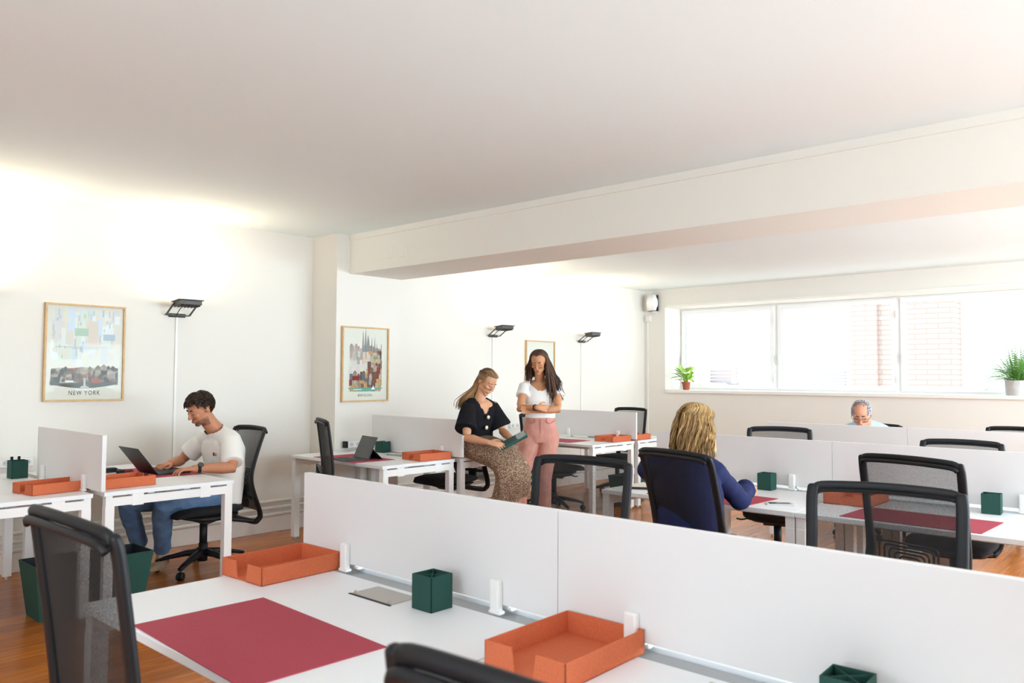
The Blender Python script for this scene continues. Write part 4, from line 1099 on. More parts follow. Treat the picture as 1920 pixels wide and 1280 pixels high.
# short hair: cap of tufts
def short_hair(M, s, m, parent, n, seed, keep, L=(.018, .036), lift=.35, tone=(0, 1), r=.0045, name='hair', back=True):
    rn = random.Random(seed); P = []; MM = M @ Matrix.Diagonal((s, s, s, 1)); R = MM.to_3x3(); k = 0
    while k < n:
        th = rn.uniform(0, 2*pi); z = rn.uniform(-.75, 1); q = math.sqrt(1-z*z); d = V((q*cos(th), q*sin(th), z)); p = V((d.x*.075, -.012+d.y*.096, .036+d.z*.082))
        if not keep(p): continue
        k += 1; g = V((rn.uniform(-.25, .25), .45 if p.y > -.03 and p.z > .06 else -.2, -.75 if p.z < .07 else -.15)); g = (g-d*g.dot(d)).normalized(); ln = rn.uniform(*L)
        a = p-d*.004; b = p+d*ln*lift+g*ln*.45; c = p+d*ln*lift*1.1+g*ln
        P.append(([MM @ a, MM @ (p+d*ln*lift*.6+g*ln*.1), MM @ b, MM @ c], r*rn.uniform(.7, 1.3), rn.uniform(*tone)**1.5))
    return strands(name, P, m, parent, flat=.5)
def keep_man(p):
    if p.y > .045: return p.z > .073
    if p.y > .02: return p.z > .052
    if p.y > -.036: return p.z > .036
    return p.z > -.035
hr = short_hair(Mm, 1.02, dk, man, 1500, 3, keep_man, (.020, .040))
bm = B(); MM = Mm @ Matrix.Diagonal((1.02, 1.02, 1.02, 1)); ell(bm, (0, -.018, .048), (.0765, .094, .079), MM); 
cp_ = obj('hair_under', bm, dk, hr, smooth=True)
# trim the cap so that it stays off the face
me = cp_.data; inv = MM.inverted(); b_ = bmesh.new(); b_.from_mesh(me)
bmesh.ops.delete(b_, geom=[v for v in b_.verts if not keep_man(inv @ v.co)], context='VERTS'); b_.to_mesh(me); b_.free()

# ---- woman in a black blouse, leaning on the desk edge, facing -y
Hs = (4.997, 4.82, 1.400); fs = V((-.02, -.84, -.52)); Ms = frame_from(Hs, fs, (.12, 0, 1))
LRs = V((1, 0, 0)); bm = B(); head_shapes(bm, Ms, .97, True)
loft(bm, [V((4.99, 4.85, 1.36)), V((4.985, 4.875, 1.30)), V((4.975, 4.885, 1.24)), V((4.97, 4.89, 1.17))], [.046, .046, .050, .07], up=LRs, n=18, dome=True)
torso(bm, [(V((5.03, 5.0, .80)), .16, .11), (V((5.02, 4.99, .93)), .125, .085), (V((4.99, 4.92, 1.08)), .140, .102), (V((4.97, 4.885, 1.17)), .145, .080)], LRs)
eR, wR = V((4.70, 4.76, .935)), V((4.735, 4.545, .905)); eL, wL = V((5.14, 4.76, .965)), V((5.02, 4.52, .90))
arm(bm, (4.80, 4.87, 1.175), eR, wR, (.044, .036, .037, .022)); arm(bm, (5.14, 4.87, 1.185), eL, wL, (.044, .036, .037, .022))
hand(bm, wR, (.45, -.85, -.12), (-.45, -.3, .8), (.6, .25, .6), curl=.28, sc=.9, thumb=.2); hand(bm, wL, (-.35, -.92, -.10), (.3, -.2, -.9), (.75, -.1, -.1), curl=.35, sc=.9, thumb=-.6)
kR, aR, kL, aL = V((4.93, 4.56, .72)), V((4.90, 4.60, .10)), V((5.09, 4.50, .71)), V((4.97, 4.50, .10))
leg(bm, (4.95, 4.98, .83), kR, aR, aR+V((.0, -.14, -.07)), (.085, .055, .052, .032)); leg(bm, (5.11, 4.98, .83), kL, aL, aL+V((.02, -.14, -.07)), (.085, .055, .052, .032))
sit = person(bm, Ms, .97, 'smiling person in a black blouse and patterned skirt leaning on a desk with a tablet', ((206, 152, 118), (196, 104, 92), None, (222, 130, 106)))
lb = hair_mat('light_brown_hair', (96, 66, 42), (196, 154, 104)); face_details(sit, Ms, .97, hair_mat('brow_brown', (70, 46, 32), (90, 60, 42)), 0, smile=True, brow_w=.0022)
# blouse with wide sleeves
bm = B()
torso(bm, [(V((5.035, 4.99, .845)), .170, .130), (V((5.02, 4.975, .95)), .165, .12), (V((4.99, 4.925, 1.08)), .17, .118), (V((4.972, 4.89, 1.175)), .165, .09), (V((4.97, 4.895, 1.215)), .13, .065)], LRs, False)
loft(bm, smooth_path([(4.83, 4.885, 1.175), (4.90, 4.895, 1.212), (4.97, 4.90, 1.228), (5.04, 4.895, 1.212), (5.115, 4.885, 1.175)], 4), [(.060, .052)]*17, up=(0, 0, 1), n=18, dome=True)
for sh, el in ((V((4.83, 4.88, 1.185)), V((4.71, 4.79, .98))), (V((5.115, 4.88, 1.19)), V((5.17, 4.80, .98)))):
    loft(bm, [sh, sh.lerp(el, .35), sh.lerp(el, .7), sh.lerp(el, .90)], [(.058, .058), (.074, .07), (.088, .085), (.098, .094)], up=(0, 1, .3), n=18)
bl_s = fuse('blouse', bm, cloth('black_crepe', (26, 24, 28), rough=.9), .006, 5, sit); wrinkle(bl_s, .005, 8, 3.0, (1, 1, .7))
carve(bl_s, lambda c: (c.y < 4.875 and c.z > 1.125 and abs(c.x-4.972) < .012+(c.z-1.125)*.50) or (c.z > 1.235 and abs(c.x-4.97) < .075) or (c.z > 1.262))
# v neckline of skin in front of the blouse
bm = B(); 
for k, (z, y, w_) in enumerate(()): pass
vn = [(4.915, 4.823, 1.222), (5.035, 4.823, 1.224), (5.02, 4.800, 1.185), (4.985, 4.788, 1.135), (4.975, 4.790, 1.120), (4.965, 4.792, 1.135), (4.93, 4.802, 1.185)]
for z, y in ((1.095, 4.780), (1.005, 4.800)):
    bm = B(); cyl(bm, (4.972, y+.004, z), .0165, .006, 20, axis='y'); ob = obj('button', bm, mat('shell_button', (226, 212, 180), .3) if 'shell_button' not in bpy.data.materials else bpy.data.materials['shell_button'], bl_s, smooth=2)
    ob.location.y -= .012
def leopard():
    m = bpy.data.materials.new('small_animal_print'); m.use_nodes = True; nt = m.node_tree; b = nt.nodes['Principled BSDF']; tc = nt.nodes.new('ShaderNodeTexCoord')
    v = nt.nodes.new('ShaderNodeTexVoronoi'); v.inputs['Scale'].default_value = 130; v.inputs['Randomness'].default_value = 1
    n = nt.nodes.new('ShaderNodeTexNoise'); n.inputs['Scale'].default_value = 90
    nt.links.new(tc.outputs['Object'], v.inputs['Vector']); nt.links.new(tc.outputs['Object'], n.inputs['Vector'])
    ad = nt.nodes.new('ShaderNodeMath'); ad.operation = 'ADD'; mu = nt.nodes.new('ShaderNodeMath'); mu.operation = 'MULTIPLY'; mu.inputs[1].default_value = .5
    nt.links.new(n.outputs['Fac'], mu.inputs[0]); nt.links.new(v.outputs['Distance'], ad.inputs[0]); nt.links.new(mu.outputs[0], ad.inputs[1])
    r = nt.nodes.new('ShaderNodeValToRGB'); r.color_ramp.interpolation = 'CONSTANT'; e = r.color_ramp.elements
    e[0].position = 0; e[0].color = lin((40, 28, 24)); e[1].position = .50; e[1].color = lin((92, 62, 46))
    x = e.new(.60); x.color = lin((134, 100, 78)); x = e.new(.74); x.color = lin((74, 50, 40)); x = e.new(.84); x.color = lin((176, 148, 122))
    nt.links.new(ad.outputs[0], r.inputs[0]); nt.links.new(r.outputs[0], b.inputs['Base Color']); b.inputs['Roughness'].default_value = .85; return m
bm = B(); secs = [((5.035, 5.0, .915), .140, .105), ((5.035, 4.985, .85), .185, .125), ((5.03, 4.93, .825), .200, .125), ((5.025, 4.80, .80), .195, .122), ((5.02, 4.66, .765), .188, .118), ((5.02, 4.54, .69), .190, .115), ((5.015, 4.51, .60), .184, .118), ((5.01, 4.52, .52), .186, .125), ((5.0, 4.53, .455), .190, .13)]
pts = [V(s[0]) for s in secs]; rings = loft(bm, pts, [(s[2], s[1]) for s in secs], up=LRs, n=60, caps=False)
for i, rg in enumerate(rings):
    for k, v in enumerate(rg):
        c = pts[i]; d = (v.co-c); amp = .07*max(0, (i-4)/4); d *= 1+amp*sin(k/60*2*pi*7+i*.25)+amp*.5*sin(k/60*2*pi*11+1)
        v.co = c+d
        if i >= 6: v.co.z += (v.co.x-5.0)*.35*(i-5)/3+(.0)
sk = obj('skirt', bm, leopard(), sit, smooth=2); md = sk.modifiers.new('s', 'SUBSURF'); md.levels = 1; md.render_levels = 2
for a in (aR, aL):
    bm = B(); shoe(bm, a+V((0, 0, -.01)), a+V((.01, -.16, -.07)), .85); fuse('shoe', bm, mat('tan_leather', (150, 110, 80), .6), .006, 4, sit)
# earring + hair
MM = Ms @ Matrix.Diagonal((.97, .97, .97, 1)); R3 = MM.to_3x3()
bm = B(); ell(bm, (.080, -.006, -.034), (.004, .004, .004), MM, 10, 8); ell(bm, (-.080, -.006, -.034), (.004, .004, .004), MM, 10, 8); obj('earring', bm, mat('gold', (226, 190, 110), .25, metal=1), sit, smooth=True)
rn = random.Random(11); P = []
tail0 = MM @ V((-.01, -.105, .005))
for i in range(420):   # drawn back from the hairline to the back of the head
    th = rn.uniform(-1, 1)*pi*.62; z0 = .0; x = sin(th); y = cos(th); h = .062+.03*max(0, cos(th)) if abs(th) < 1.2 else .03
    el_ = rn.uniform(.3, 1.0); hl = V((x*.068, -.006+y*.088, h+.0))     # hairline point
    if hl.y < -.06: continue
    st = hl; cr = V((x*.060*rn.uniform(.4, 1), -.03, .118-.05*abs(x)*rn.uniform(.6, 1))); bk = V((x*.045, -.092, .06)); en = V((x*.02, -.108, .012))
    P.append((smooth_path([MM @ st, MM @ (st.lerp(cr, .5)+V((0, 0, .012))+V((x*.010, 0, 0))), MM @ cr, MM @ bk, MM @ en], 3), .0050*rn.uniform(.7, 1.3), rn.random()**1.6*.75))
for i in range(130):   # sides over the ears
    s = rn.choice((-1, 1)); z = rn.uniform(.01, .07); P.append((smooth_path([MM @ V((s*.070, .030, z)), MM @ V((s*.080, -.01, z-.005)), MM @ V((s*.074, -.05, z-.012)), MM @ V((s*.03, -.10, .0))], 3), .005, rn.random()**1.6*.7))
for i in range(380):   # loose length over the far shoulder and back
    o0 = MM @ V((rn.uniform(-.045, .035), -.095+rn.uniform(-.01, .02), rn.uniform(-.02, .05))); a = rn.uniform(0, 1); w = V((rn.gauss(0, .014), rn.gauss(0, .014), 0))
    e1 = V((4.955, 4.925, 1.335))+w; e2 = V((4.93, 4.955, 1.285))+w*1.7; e3 = V((4.895, 4.965, 1.238-.015*a))+w*2.4; e4 = V((4.865, 4.968, 1.195-.04*a))+w*2.0
    P.append((smooth_path([o0, o0.lerp(e1, .5)+V((0, .01, 0)), e1, e2, e3, e4], 3), .0052*rn.uniform(.7, 1.3), .25+.75*rn.random()))
hs = strands('hair', P, lb, sit, flat=.5)
bm = B(); ell(bm, (0, -.020, .040), (.0765, .090, .080), MM)
cp_ = obj('hair_under', bm, mat('scalp_brown', (92, 64, 44), .7), hs, smooth=True); inv = MM.inverted()
b_ = bmesh.new(); b_.from_mesh(cp_.data); bmesh.ops.delete(b_, geom=[v for v in b_.verts if (lambda p: p.y > .02 and p.z < .075 or p.y > -.02 and p.z < .03 or p.z < -.04)(inv @ v.co)], context='VERTS'); b_.to_mesh(cp_.data); b_.free()
# tablet in green cover, held
r = empty('tablet_computer', (4.925, 4.44, .922)); tag(r, 'tablet in a dark green folding cover held by the person in a black blouse', 'tablet')
ax = V((.53, -.58, .42)).normalized(); ay = V((.70, .66, .26)); ay = (ay-ax*ay.dot(ax)).normalized(); az = ax.cross(ay)
Rt = Matrix(((ax.x, ay.x, az.x, 0), (ax.y, ay.y, az.y, 0), (ax.z, ay.z, az.z, 0), (0, 0, 0, 1)))
obj('tablet_body', box(B(), -.12, .12, -.08, .08, 0, .008, Rt), mat('teal_case', (44, 92, 86), .6), r, bevel=.003)
obj('screen', box(B(), -.112, .112, -.073, .073, .0081, .0086, Rt), mat('tablet_display', (84, 110, 112), .1), r)
obj('folded_cover', box(B(), -.12, .12, -.08, .078, -.016, -.006, Rt @ Matrix.Rotation(radians(-4), 4, 'X')), mat('green_cover', (36, 76, 70), .7), r, bevel=.002)

# ---- woman in a white top and pink trousers, standing with crossed arms
lv = V((.66, -.75, 0)).normalized(); fd = V((-.75, -.66, 0)); cx = V((5.785, 4.875, 0))
Ht = (5.690, 4.815, 1.580); ft = V((-.86, -.42, -.36)); Mt = frame_from(Ht, ft, (0, 0, 1)); bm = B(); head_shapes(bm, Mt, .97, True)
loft(bm, [V((5.72, 4.84, 1.54)), V((5.745, 4.85, 1.47)), V((5.77, 4.87, 1.41)), V((5.785, 4.875, 1.34))], [.045, .045, .050, .07], up=lv, n=18, dome=True)
torso(bm, [(cx+V((0, 0, .86)), .15, .10), (cx+V((0, 0, .97)), .155, .10), (cx+V((0, 0, 1.08)), .12, .085), (cx+V((0, 0, 1.22)), .135, .098), (cx+V((0, 0, 1.31)), .14, .090), (cx+V((0, 0, 1.365)), .11, .06)], lv)
eR, wR = V((5.535, 4.915, 1.15)), V((5.520, 4.685, 1.168)); shR, shL = V((5.685, 4.985, 1.355)), V((5.885, 4.765, 1.355)); eL, wL = V((5.760, 4.640, 1.145)), V((5.555, 4.775, 1.135))
arm(bm, shR, eR, wR, (.043, .036, .036, .022)); arm(bm, shL, eL, wL, (.043, .036, .036, .022))
hand(bm, wR, (.95, -.42, -.12), (-.6, -.75, .25), (.15, .1, .95), curl=.35, sc=.92, thumb=.5)
hand(bm, wL, (-.8, .6, .05), (.5, .8, .1), (0, 0, 1), curl=.5, sc=.9)
leg(bm, cx+V((-.06, .06, .88)), (5.55, 4.93, .50), (5.52, 4.95, .10), (5.42, 4.87, .03), (.09, .056, .054, .034)); leg(bm, cx+V((.06, -.06, .88)), (5.74, 4.80, .50), (5.72, 4.80, .10), (5.62, 4.72, .03), (.09, .056, .054, .034))
std = person(bm, Mt, .97, 'standing person with long brown hair, white top and pink trousers, arms crossed', ((200, 142, 104), (190, 100, 88), None, (214, 124, 100)))
bh = hair_mat('brown_hair', (42, 28, 22), (116, 78, 56)); face_details(std, Mt, .97, bh, 0, brow_w=.0025)
bm = B()
torso(bm, [(cx+V((0, 0, 1.060)), .140, .108), (cx+V((0, 0, 1.13)), .138, .105), (cx+V((0, 0, 1.22)), .146, .108), (cx+V((0, 0, 1.31)), .150, .098), (cx+V((0, 0, 1.365)), .13, .07)], lv, False)
loft(bm, smooth_path([shR+V((0, 0, -.005)), cx-lv*.08+V((0, 0, 1.378)), cx+V((0, 0, 1.385)), cx+lv*.08+V((0, 0, 1.378)), shL+V((0, 0, -.005))], 4), [(.051, .042)]*17, up=(0, 0, 1), n=16, dome=True)
for sh, el in ((shR, eR), (shL, eL)):
    loft(bm, [sh+V((0, 0, .012)), sh.lerp(el, .25), sh.lerp(el, .44)], [(.050, .050), (.056, .052), (.062, .056)], up=(0, 0, 1), n=16)
tp = fuse('top', bm, cloth('white_jersey', (238, 234, 230)), .0055, 4, std); wrinkle(tp, .004, 9, 1.0, (1, 1, .5))
def scoop(c):
    q = c-cx; l = q.dot(lv); f = q.dot(fd); return (c.z > 1.415 and abs(l) < .095) or (f > -.01 and c.z > 1.318+.95*max(0, abs(l)-.025)**1.0*.9 and abs(l) < .098)
carve(tp, scoop)
# scoop of skin below the neck
def neck_patch(parent, M4, pts, name, m):
    bm = B(); poly(bm, [M4 @ V(p) for p in pts]); return obj(name, bm, m, parent)
M_pinkt = mat('dusty_pink_denim', (204, 144, 130), .85, noise_amt=.10, noise_scale=12, bump=.4, bump_scale=350)
bm = B(); torso(bm, [(cx+V((0, 0, 1.082)), .130, .099), (cx+V((0, 0, 1.0)), .150, .110), (cx+V((0, 0, .90)), .175, .120), (cx+V((0, 0, .83)), .17, .115)], lv, False)
for h, k, a in ((cx+V((-.055, .062, .88)), V((5.555, 4.93, .50)), V((5.52, 4.95, .10))), (cx+V((.055, -.062, .88)), V((5.735, 4.80, .50)), V((5.715, 4.80, .10)))):
    loft(bm, [h, h.lerp(k, .35), h.lerp(k, .75), k, k.lerp(a, .5), a], [(.104, .098), (.100, .094), (.088, .086), (.084, .082), (.088, .086), (.098, .094)], up=lv, n=20)
tr_ = fuse('trousers', bm, M_pinkt, .006, 4, std); wrinkle(tr_, .004, 10, 4.0, (1, 1, .6))
bm = B(); c0 = cx+fd*.104+V((0, 0, 1.035)); cyl(bm, (0, 0, 0), .008, .004, 14)
bmesh.ops.transform(bm, matrix=Matrix.Translation(c0+fd*.004) @ fd.to_track_quat('Z', 'Y').to_matrix().to_4x4(), verts=bm.verts); obj('button', bm, bpy.data.materials['gold'], tr_)
bm = B()
for s in (-1, 1):
    for q in (.055, .10):
        c = cx+lv*(s*q)+fd*(.102-.7*max(0, q-.055))+V((0, 0, 1.035)); box(bm, -.006, .006, -.003, .003, -.022, .022, Matrix.Translation(c) @ frame_from((0, 0, 0), fd))
    c = cx+lv*(s*.085)+fd*.108+V((0, 0, 1.02)); loft(bm, smooth_path([c+lv*(s*.05)+V((0, 0, .018))-fd*.04, c+V((0, 0, -.012)), c-lv*(s*.045)+V((0, 0, .022))+fd*.008], 4), [.0028]*9, n=6)
tube(bm, [cx+fd*.115+V((0, 0, 1.05)), cx+fd*.122+V((0, 0, .97)), cx+fd*.118+V((0, 0, .90))], .003, 6)
obj('seam', bm, mat('pink_seam', (188, 124, 112), .85), tr_, smooth=True)
for an, to in (((5.52, 4.95, .09), (5.43, 4.87, .03)), ((5.715, 4.80, .09), (5.62, 4.72, .03))):
    bm = B(); shoe(bm, an, to, .85); fuse('shoe', bm, mat('white_leather', (220, 214, 206), .6), .006, 4, std)
v_ = (wR-eR).normalized(); c = wR-v_*.03; bm = B(); loft(bm, [c-v_*.006, c+v_*.006], [.029, .029], up=(0, 0, 1), n=18); obj('bracelet', bm, M_black, std, smooth=2)
# glasses
def glasses(M, s, m, parent, w=.027, h=.018, r=.0014, z=.0, y=.094, square=False):
    MM = M @ Matrix.Diagonal((s, s, s, 1)); bm = B()
    for k in (-1, 1):
        lp = []
        for i in range(24):
            t = 2*pi*i/24; c, d = cos(t), sin(t)
            if square: c = math.copysign(abs(c)**.5, c); d = math.copysign(abs(d)**.5, d)
            lp.append(MM @ V((k*.032+w*c, y-abs(k*.032+w*c)*.12, z+h*d)))
        tube(bm, lp, r, 6, closed=True)
        tube(bm, [MM @ V((k*(.032+w), y-.008, z+.004)), MM @ V((k*.074, .05, z+.004)), MM @ V((k*.079, -.005, z+.003)), MM @ V((k*.077, -.03, z-.012))], r, 6)
    tube(bm, [MM @ V((-.0065, y, z+.003)), MM @ V((0, y+.004, z+.006)), MM @ V((.0065, y, z+.003))], r, 6)
    return obj('glasses', bm, m, parent, smooth=True)
glasses(Mt, .97, mat('thin_bronze', (120, 90, 60), .3, metal=.8), std, .024, .021, .0009, -.004, .092)
MM = Mt @ Matrix.Diagonal((.97, .97, .97, 1)); rn = random.Random(21); P = []
down = V((0, 0, -1)); latL = lv; back = -fd
for i in range(950):
    s = -1 if rn.random() < .62 else 1          # local +x is her right
    yf = rn.uniform(-.098, .072); al = [0, .35, .75, 1.15, 1.5]
    pts = []
    for a in al:
        rx = .079; yy = yf*(1-.10*a)-.032*a*(1 if yf > -.02 else .4); zz = .036+.086*math.sqrt(max(0, 1-((yy+.012)/.105)**2))*cos(a); xx = s*(.003+rx*math.sqrt(max(.05, 1-((yy+.012)/.112)**2))*sin(a))
        pts.append(MM @ V((xx, yy, zz)))
    e = pts[-1]; a = rn.random(); w = V((rn.gauss(0, .005), rn.gauss(0, .005), 0))
    if s < 0:   # her left: long fall over the shoulder to mid upper arm
        L = rn.uniform(.22, .42); o_ = latL*(.0+.085*rn.random()**.7)+back*(.02+.035*rn.random())
        pts += [e+down*.07+o_*.30+w, e+down*.16+o_*.7+w*1.6, e+down*(.16+(L-.16)*.5)+o_*1.15+w*2, e+down*L+o_*1.5+w*2.2+latL*.02*sin(i)]
    else:
        L = rn.uniform(.10, .22); o_ = -latL*(.0+.035*rn.random())+back*(.05+.04*rn.random())
        pts += [e+down*.05+o_*.3+w, e+down*L*.6+o_*.8+w*1.4, e+down*L+o_*1.1+w*2]
    P.append((smooth_path(pts, 2), .0056*rn.uniform(.7, 1.3), rn.random()**2))
hs = strands('hair', P, bh, std, flat=.5)
bm = B(); ell(bm, (0, -.022, .038), (.0775, .092, .084), MM); ell(bm, (0, -.050, -.06), (.078, .035, .11), MM); inv = MM.inverted()
cp_ = obj('hair_under', bm, mat('scalp_dark', (44, 30, 24), .7), hs, smooth=True)
b_ = bmesh.new(); b_.from_mesh(cp_.data); bmesh.ops.delete(b_, geom=[v for v in b_.verts if (lambda p: p.y > .0 and p.z < .068)(inv @ v.co)], context='VERTS'); b_.to_mesh(cp_.data); b_.free()

# ---- woman with blonde hair in navy, seen from behind, facing +x
Hb = (3.755, 2.095, 1.185); fb = V((.90, -.22, -.30)); Mb = frame_from(Hb, fb); lb_ = V((.25, .97, 0)).normalized(); bm = B(); head_shapes(bm, Mb, .98, True)
loft(bm, [V((3.72, 2.10, 1.15)), V((3.69, 2.105, 1.09)), V((3.665, 2.11, 1.02)), V((3.65, 2.11, .96))], [.046, .048, .055, .075], up=lb_, n=18, dome=True)
torso(bm, [(V((3.53, 1.98, .54)), .15, .11), (V((3.54, 2.0, .70)), .13, .09), (V((3.59, 2.06, .86)), .145, .095), (V((3.64, 2.10, .97)), .15, .08)], lb_)
sR, eR, wR = V((3.665, 1.945, .975)), V((3.945, 1.945, .80)), V((4.175, 2.02, .845)); sL, eL, wL = V((3.60, 2.285, .975)), V((3.93, 2.40, .79)), V((4.15, 2.27, .785))
arm(bm, sR, eR, wR, (.045, .036, .037, .022)); arm(bm, sL, eL, wL, (.045, .036, .037, .022))
hand(bm, wR, (.93, .10, -.12), (.15, -.05, .95), (.1, .95, 0), curl=.85, sc=.92, thumb=1.0); hand(bm, wL, (.9, -.3, -.05), (0, 0, 1), (.0, -.9, 0), curl=.4, sc=.9)
leg(bm, (3.60, 1.90, .55), (4.02, 1.86, .54), (4.05, 1.86, .10), (4.20, 1.84, .03)); leg(bm, (3.60, 2.06, .55), (4.04, 2.05, .54), (4.08, 2.05, .10), (4.23, 2.04, .03))
blo = person(bm, Mb, .98, 'person with long blonde hair in a navy shirt seen from behind at a desk', ((214, 160, 126), (196, 110, 96), None, (224, 136, 112)), voxel=.0045)
bm = B()
torso(bm, [(V((3.53, 1.98, .53)), .175, .13), (V((3.54, 2.0, .68)), .165, .125), (V((3.585, 2.05, .84)), .185, .130), (V((3.635, 2.095, .95)), .185, .11), (V((3.65, 2.105, 1.005)), .15, .085)], lb_, False)
loft(bm, smooth_path([sR+V((0, 0, -.01)), V((3.655, 2.02, 1.00)), V((3.65, 2.11, 1.012)), V((3.63, 2.20, 1.00)), sL+V((0, 0, -.01))], 4), [(.075, .062)]*17, up=(0, 0, 1), n=18, dome=True)
for sh, el, wr in ((sR, eR, wR), (sL, eL, wL)):
    loft(bm, smooth_path([sh-(el-sh)*.05, sh.lerp(el, .4), sh.lerp(el, .85), el+V((.01, 0, 0)), el.lerp(wr, .4), el.lerp(wr, .80)], 3), [.054]*3+[.052]*3+[.050]*3+[.049]*3+[.045]*3+[.042], up=(.1, .2, 1), n=18)
    e = el.lerp(wr, .72); loft(bm, [e, el.lerp(wr, .86)], [.052, .051], up=(0, .2, 1), n=18)
nv = fuse('shirt', bm, cloth('navy_cotton', (38, 44, 84), rough=.8), .006, 4, blo); wrinkle(nv, .006, 8, 7.0)
bm = B(); torso(bm, [(V((3.54, 1.98, .50)), .17, .13), (V((3.54, 1.98, .60)), .165, .12)], lb_)
for h, k, a in ((V((3.58, 1.90, .55)), V((4.02, 1.86, .54)), V((4.05, 1.86, .10))), (V((3.58, 2.06, .55)), V((4.04, 2.05, .54)), V((4.08, 2.05, .10)))):
    loft(bm, [h, h.lerp(k, .5), k, k.lerp(a, .3), a], [.095, .085, .066, .062, .05], up=(0, 1, 0), n=16)
fuse('trousers', bm, cloth('black_trouser', (26, 26, 32)), .007, 4, blo)
for an, to in (((4.05, 1.86, .09), (4.20, 1.84, .03)), ((4.08, 2.05, .09), (4.23, 2.04, .03))):
    bm = B(); shoe(bm, an, to, .85); fuse('shoe', bm, M_black, .007, 4, blo)
bbl = hair_mat('blonde_hair', (112, 78, 42), (226, 186, 124)); MM = Mb @ Matrix.Diagonal((.98, .98, .98, 1)); rn = random.Random(31); P = []
for i in range(760):
    s = rn.choice((-1, 1)); yf = rn.uniform(-.110, .060); pts = []
    for a in (0, .35, .75, 1.15, 1.5):
        yy = yf*(1-.05*a)-.026*a; zz = .040+.090*math.sqrt(max(0, 1-((yy+.015)/.112)**2))*cos(a); xx = s*(.002+.084*math.sqrt(max(.04, 1-((yy+.015)/.118)**2))*sin(a)); pts.append(MM @ V((xx, yy, zz)))
    e = pts[-1]; q = (e-V(Hb)); q.z = 0; q = q.normalized() if q.length > .01 else V((-1, 0, 0)); L = rn.uniform(.16, .30); ph = rn.uniform(0, 6); am = rn.uniform(.004, .012)
    for t in (.25, .5, .75, 1.0):
        wv = V((sin(ph+t*7)*am, cos(ph+t*6)*am, 0)); out = q*(.030*t)+V((-.028*t, 0, 0)); pts.append(e+V((0, 0, -L*t))+out+wv+(q*-.012*max(0, t-.7)))
    P.append((smooth_path(pts, 2), .0062*rn.uniform(.7, 1.35), min(1, rn.random()**1.5*(.75+.25*rn.random()))))
hs = strands('hair', P, bbl, blo, flat=.45)
bm = B(); ell(bm, (0, -.026, .036), (.081, .096, .087), MM); inv = MM.inverted(); cp_ = obj('hair_under', bm, mat('scalp_blonde', (128, 92, 54), .7), hs, smooth=True)
b_ = bmesh.new(); b_.from_mesh(cp_.data); bmesh.ops.delete(b_, geom=[v for v in b_.verts if (lambda p: p.y > .0 and p.z < .06)(inv @ v.co)], context='VERTS'); b_.to_mesh(cp_.data); b_.free()
glasses(Mb, .98, mat('pale_frame', (190, 160, 120), .3), blo, .024, .02, .0012, -.004, .092)

# ---- grey-haired man by the windows, facing -x
Ho = (7.56, 2.535, 1.118); fo = V((-.86, -.20, -.46)); Mo = frame_from(Ho, fo); bm = B(); head_shapes(bm, Mo, 1.06); lo = V((.08, -.996, 0)).normalized()
loft(bm, [V((7.60, 2.535, 1.08)), V((7.65, 2.535, 1.02)), V((7.70, 2.535, .95))], [.060, .062, .075], up=lo, n=18, dome=True)
torso(bm, [(V((7.80, 2.54, .52)), .16, .12), (V((7.80, 2.54, .70)), .155, .12), (V((7.75, 2.54, .86)), .17, .11), (V((7.72, 2.54, .93)), .16, .09)], lo)
arm(bm, (7.72, 2.35, .92), (7.62, 2.26, .79), (7.42, 2.36, .79)); arm(bm, (7.72, 2.73, .92), (7.62, 2.82, .79), (7.42, 2.72, .79))
hand(bm, (7.42, 2.36, .785), (-.95, .2, 0), (0, 0, 1), (0, 1, 0), curl=.5); hand(bm, (7.42, 2.72, .785), (-.95, -.2, 0), (0, 0, 1), (0, -1, 0), curl=.5)
leg(bm, (7.76, 2.45, .55), (7.36, 2.43, .54), (7.40, 2.43, .10), (7.26, 2.42, .03)); leg(bm, (7.76, 2.63, .55), (7.36, 2.65, .54), (7.40, 2.65, .10), (7.26, 2.66, .03))
old = person(bm, Mo, 1.06, 'grey-haired man with dark glasses and light blue shirt looking down behind the far screen', ((204, 140, 112), (176, 98, 88), None, (214, 118, 96)), voxel=.005)
gh = hair_mat('grey_hair', (110, 112, 122), (214, 218, 228)); face_details(old, Mo, 1.06, hair_mat('dark_brow', (50, 42, 38), (70, 60, 54)), 0, brow_w=.0045)
glasses(Mo, 1.06, mat('dark_frame', (52, 30, 28), .3), old, .026, .0165, .0021, -.008, .096, square=True)
def keep_old(p):
    if p.z > .085 and p.y > -.01: return False
    if p.y > .0: return False if abs(p.x) < .055 else p.z > .02
    if p.y > -.02: return p.z > .015
    return p.z > -.04
hr = short_hair(Mo, 1.06, gh, old, 900, 9, keep_old, (.010, .020), .18, (.2, 1))
hr2 = short_hair(Mo, 1.06, gh, old, 160, 10, lambda p: p.z > .07 and p.y < .03, (.010, .018), .1, (.0, .5), r=.0028, name='thin_hair')
bm = B(); torso(bm, [(V((7.80, 2.54, .52)), .19, .15), (V((7.80, 2.54, .70)), .185, .145), (V((7.75, 2.54, .87)), .205, .13), (V((7.715, 2.54, .955)), .17, .095), (V((7.705, 2.54, .985)), .14, .085)], lo, False)
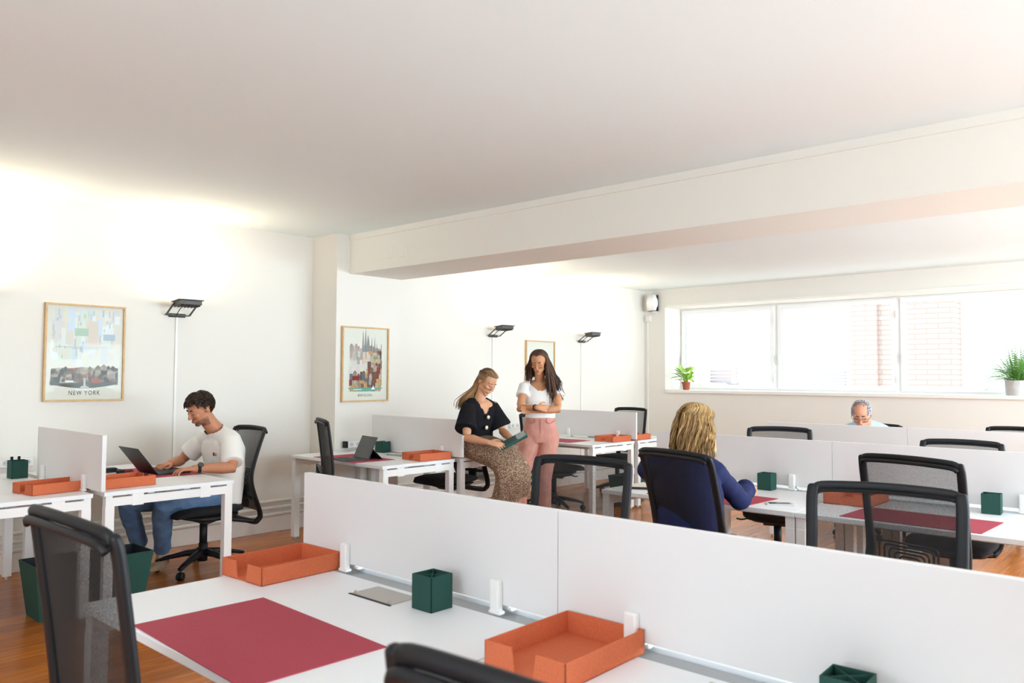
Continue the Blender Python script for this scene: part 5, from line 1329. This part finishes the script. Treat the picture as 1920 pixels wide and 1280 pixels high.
loft(bm, smooth_path([(7.725, 2.35, .935), (7.71, 2.45, .98), (7.70, 2.54, .995), (7.71, 2.63, .98), (7.725, 2.73, .935)], 4), [(.075, .066)]*17, up=(0, 0, 1), n=18, dome=True)
for s in (-1, 1): loft(bm, smooth_path([(7.725, 2.54+s*.19, .925), (7.62, 2.54+s*.28, .80), (7.46, 2.54+s*.19, .792)], 4), [.066]*5+[.052]*4, up=(.1, .2, 1), n=16)
ob = fuse('shirt', bm, cloth('light_blue_shirt', (186, 210, 232)), .006, 4, old); wrinkle(ob, .004, 8, 3.3)
bm = B()
for s in (-1, 1): poly(bm, [(7.68, 2.54+s*.07, 1.045), (7.605, 2.54+s*.055, .985), (7.60, 2.54+s*.012, .945), (7.64, 2.54+s*.095, .965), (7.72, 2.54+s*.085, 1.01)])
poly(bm, [(7.68, 2.47, 1.045), (7.68, 2.61, 1.045), (7.72, 2.625, 1.01), (7.72, 2.455, 1.01)])
co = obj('collar', bm, bpy.data.materials['light_blue_shirt'], ob); md = co.modifiers.new('s', 'SOLIDIFY'); md.thickness = .005
bm = B()
for h, k, a in ((V((7.76, 2.45, .55)), V((7.36, 2.43, .54)), V((7.40, 2.43, .10))), (V((7.76, 2.63, .55)), V((7.36, 2.65, .54)), V((7.40, 2.65, .10)))):
    loft(bm, [h, h.lerp(k, .5), k, k.lerp(a, .3), a], [.10, .088, .07, .066, .055], up=(0, 1, 0), n=16)
torso(bm, [(V((7.80, 2.54, .50)), .175, .13), (V((7.80, 2.54, .60)), .17, .13)], lo); fuse('trousers', bm, cloth('dark_grey_trouser', (52, 54, 62)), .008, 4, old)
for y in (2.43, 2.65):
    bm = B(); shoe(bm, (7.40, y, .09), (7.26, y, .03)); fuse('shoe', bm, M_black, .008, 4, old)
bm = B(); box(bm, 7.22, 7.40, 2.40, 2.68, ZT+.001, ZT+.004); tag(obj('paper_sheet', bm, mat('white_paper', (240, 240, 238), .8)), 'white paper on the desk in front of the grey-haired person', 'paper')
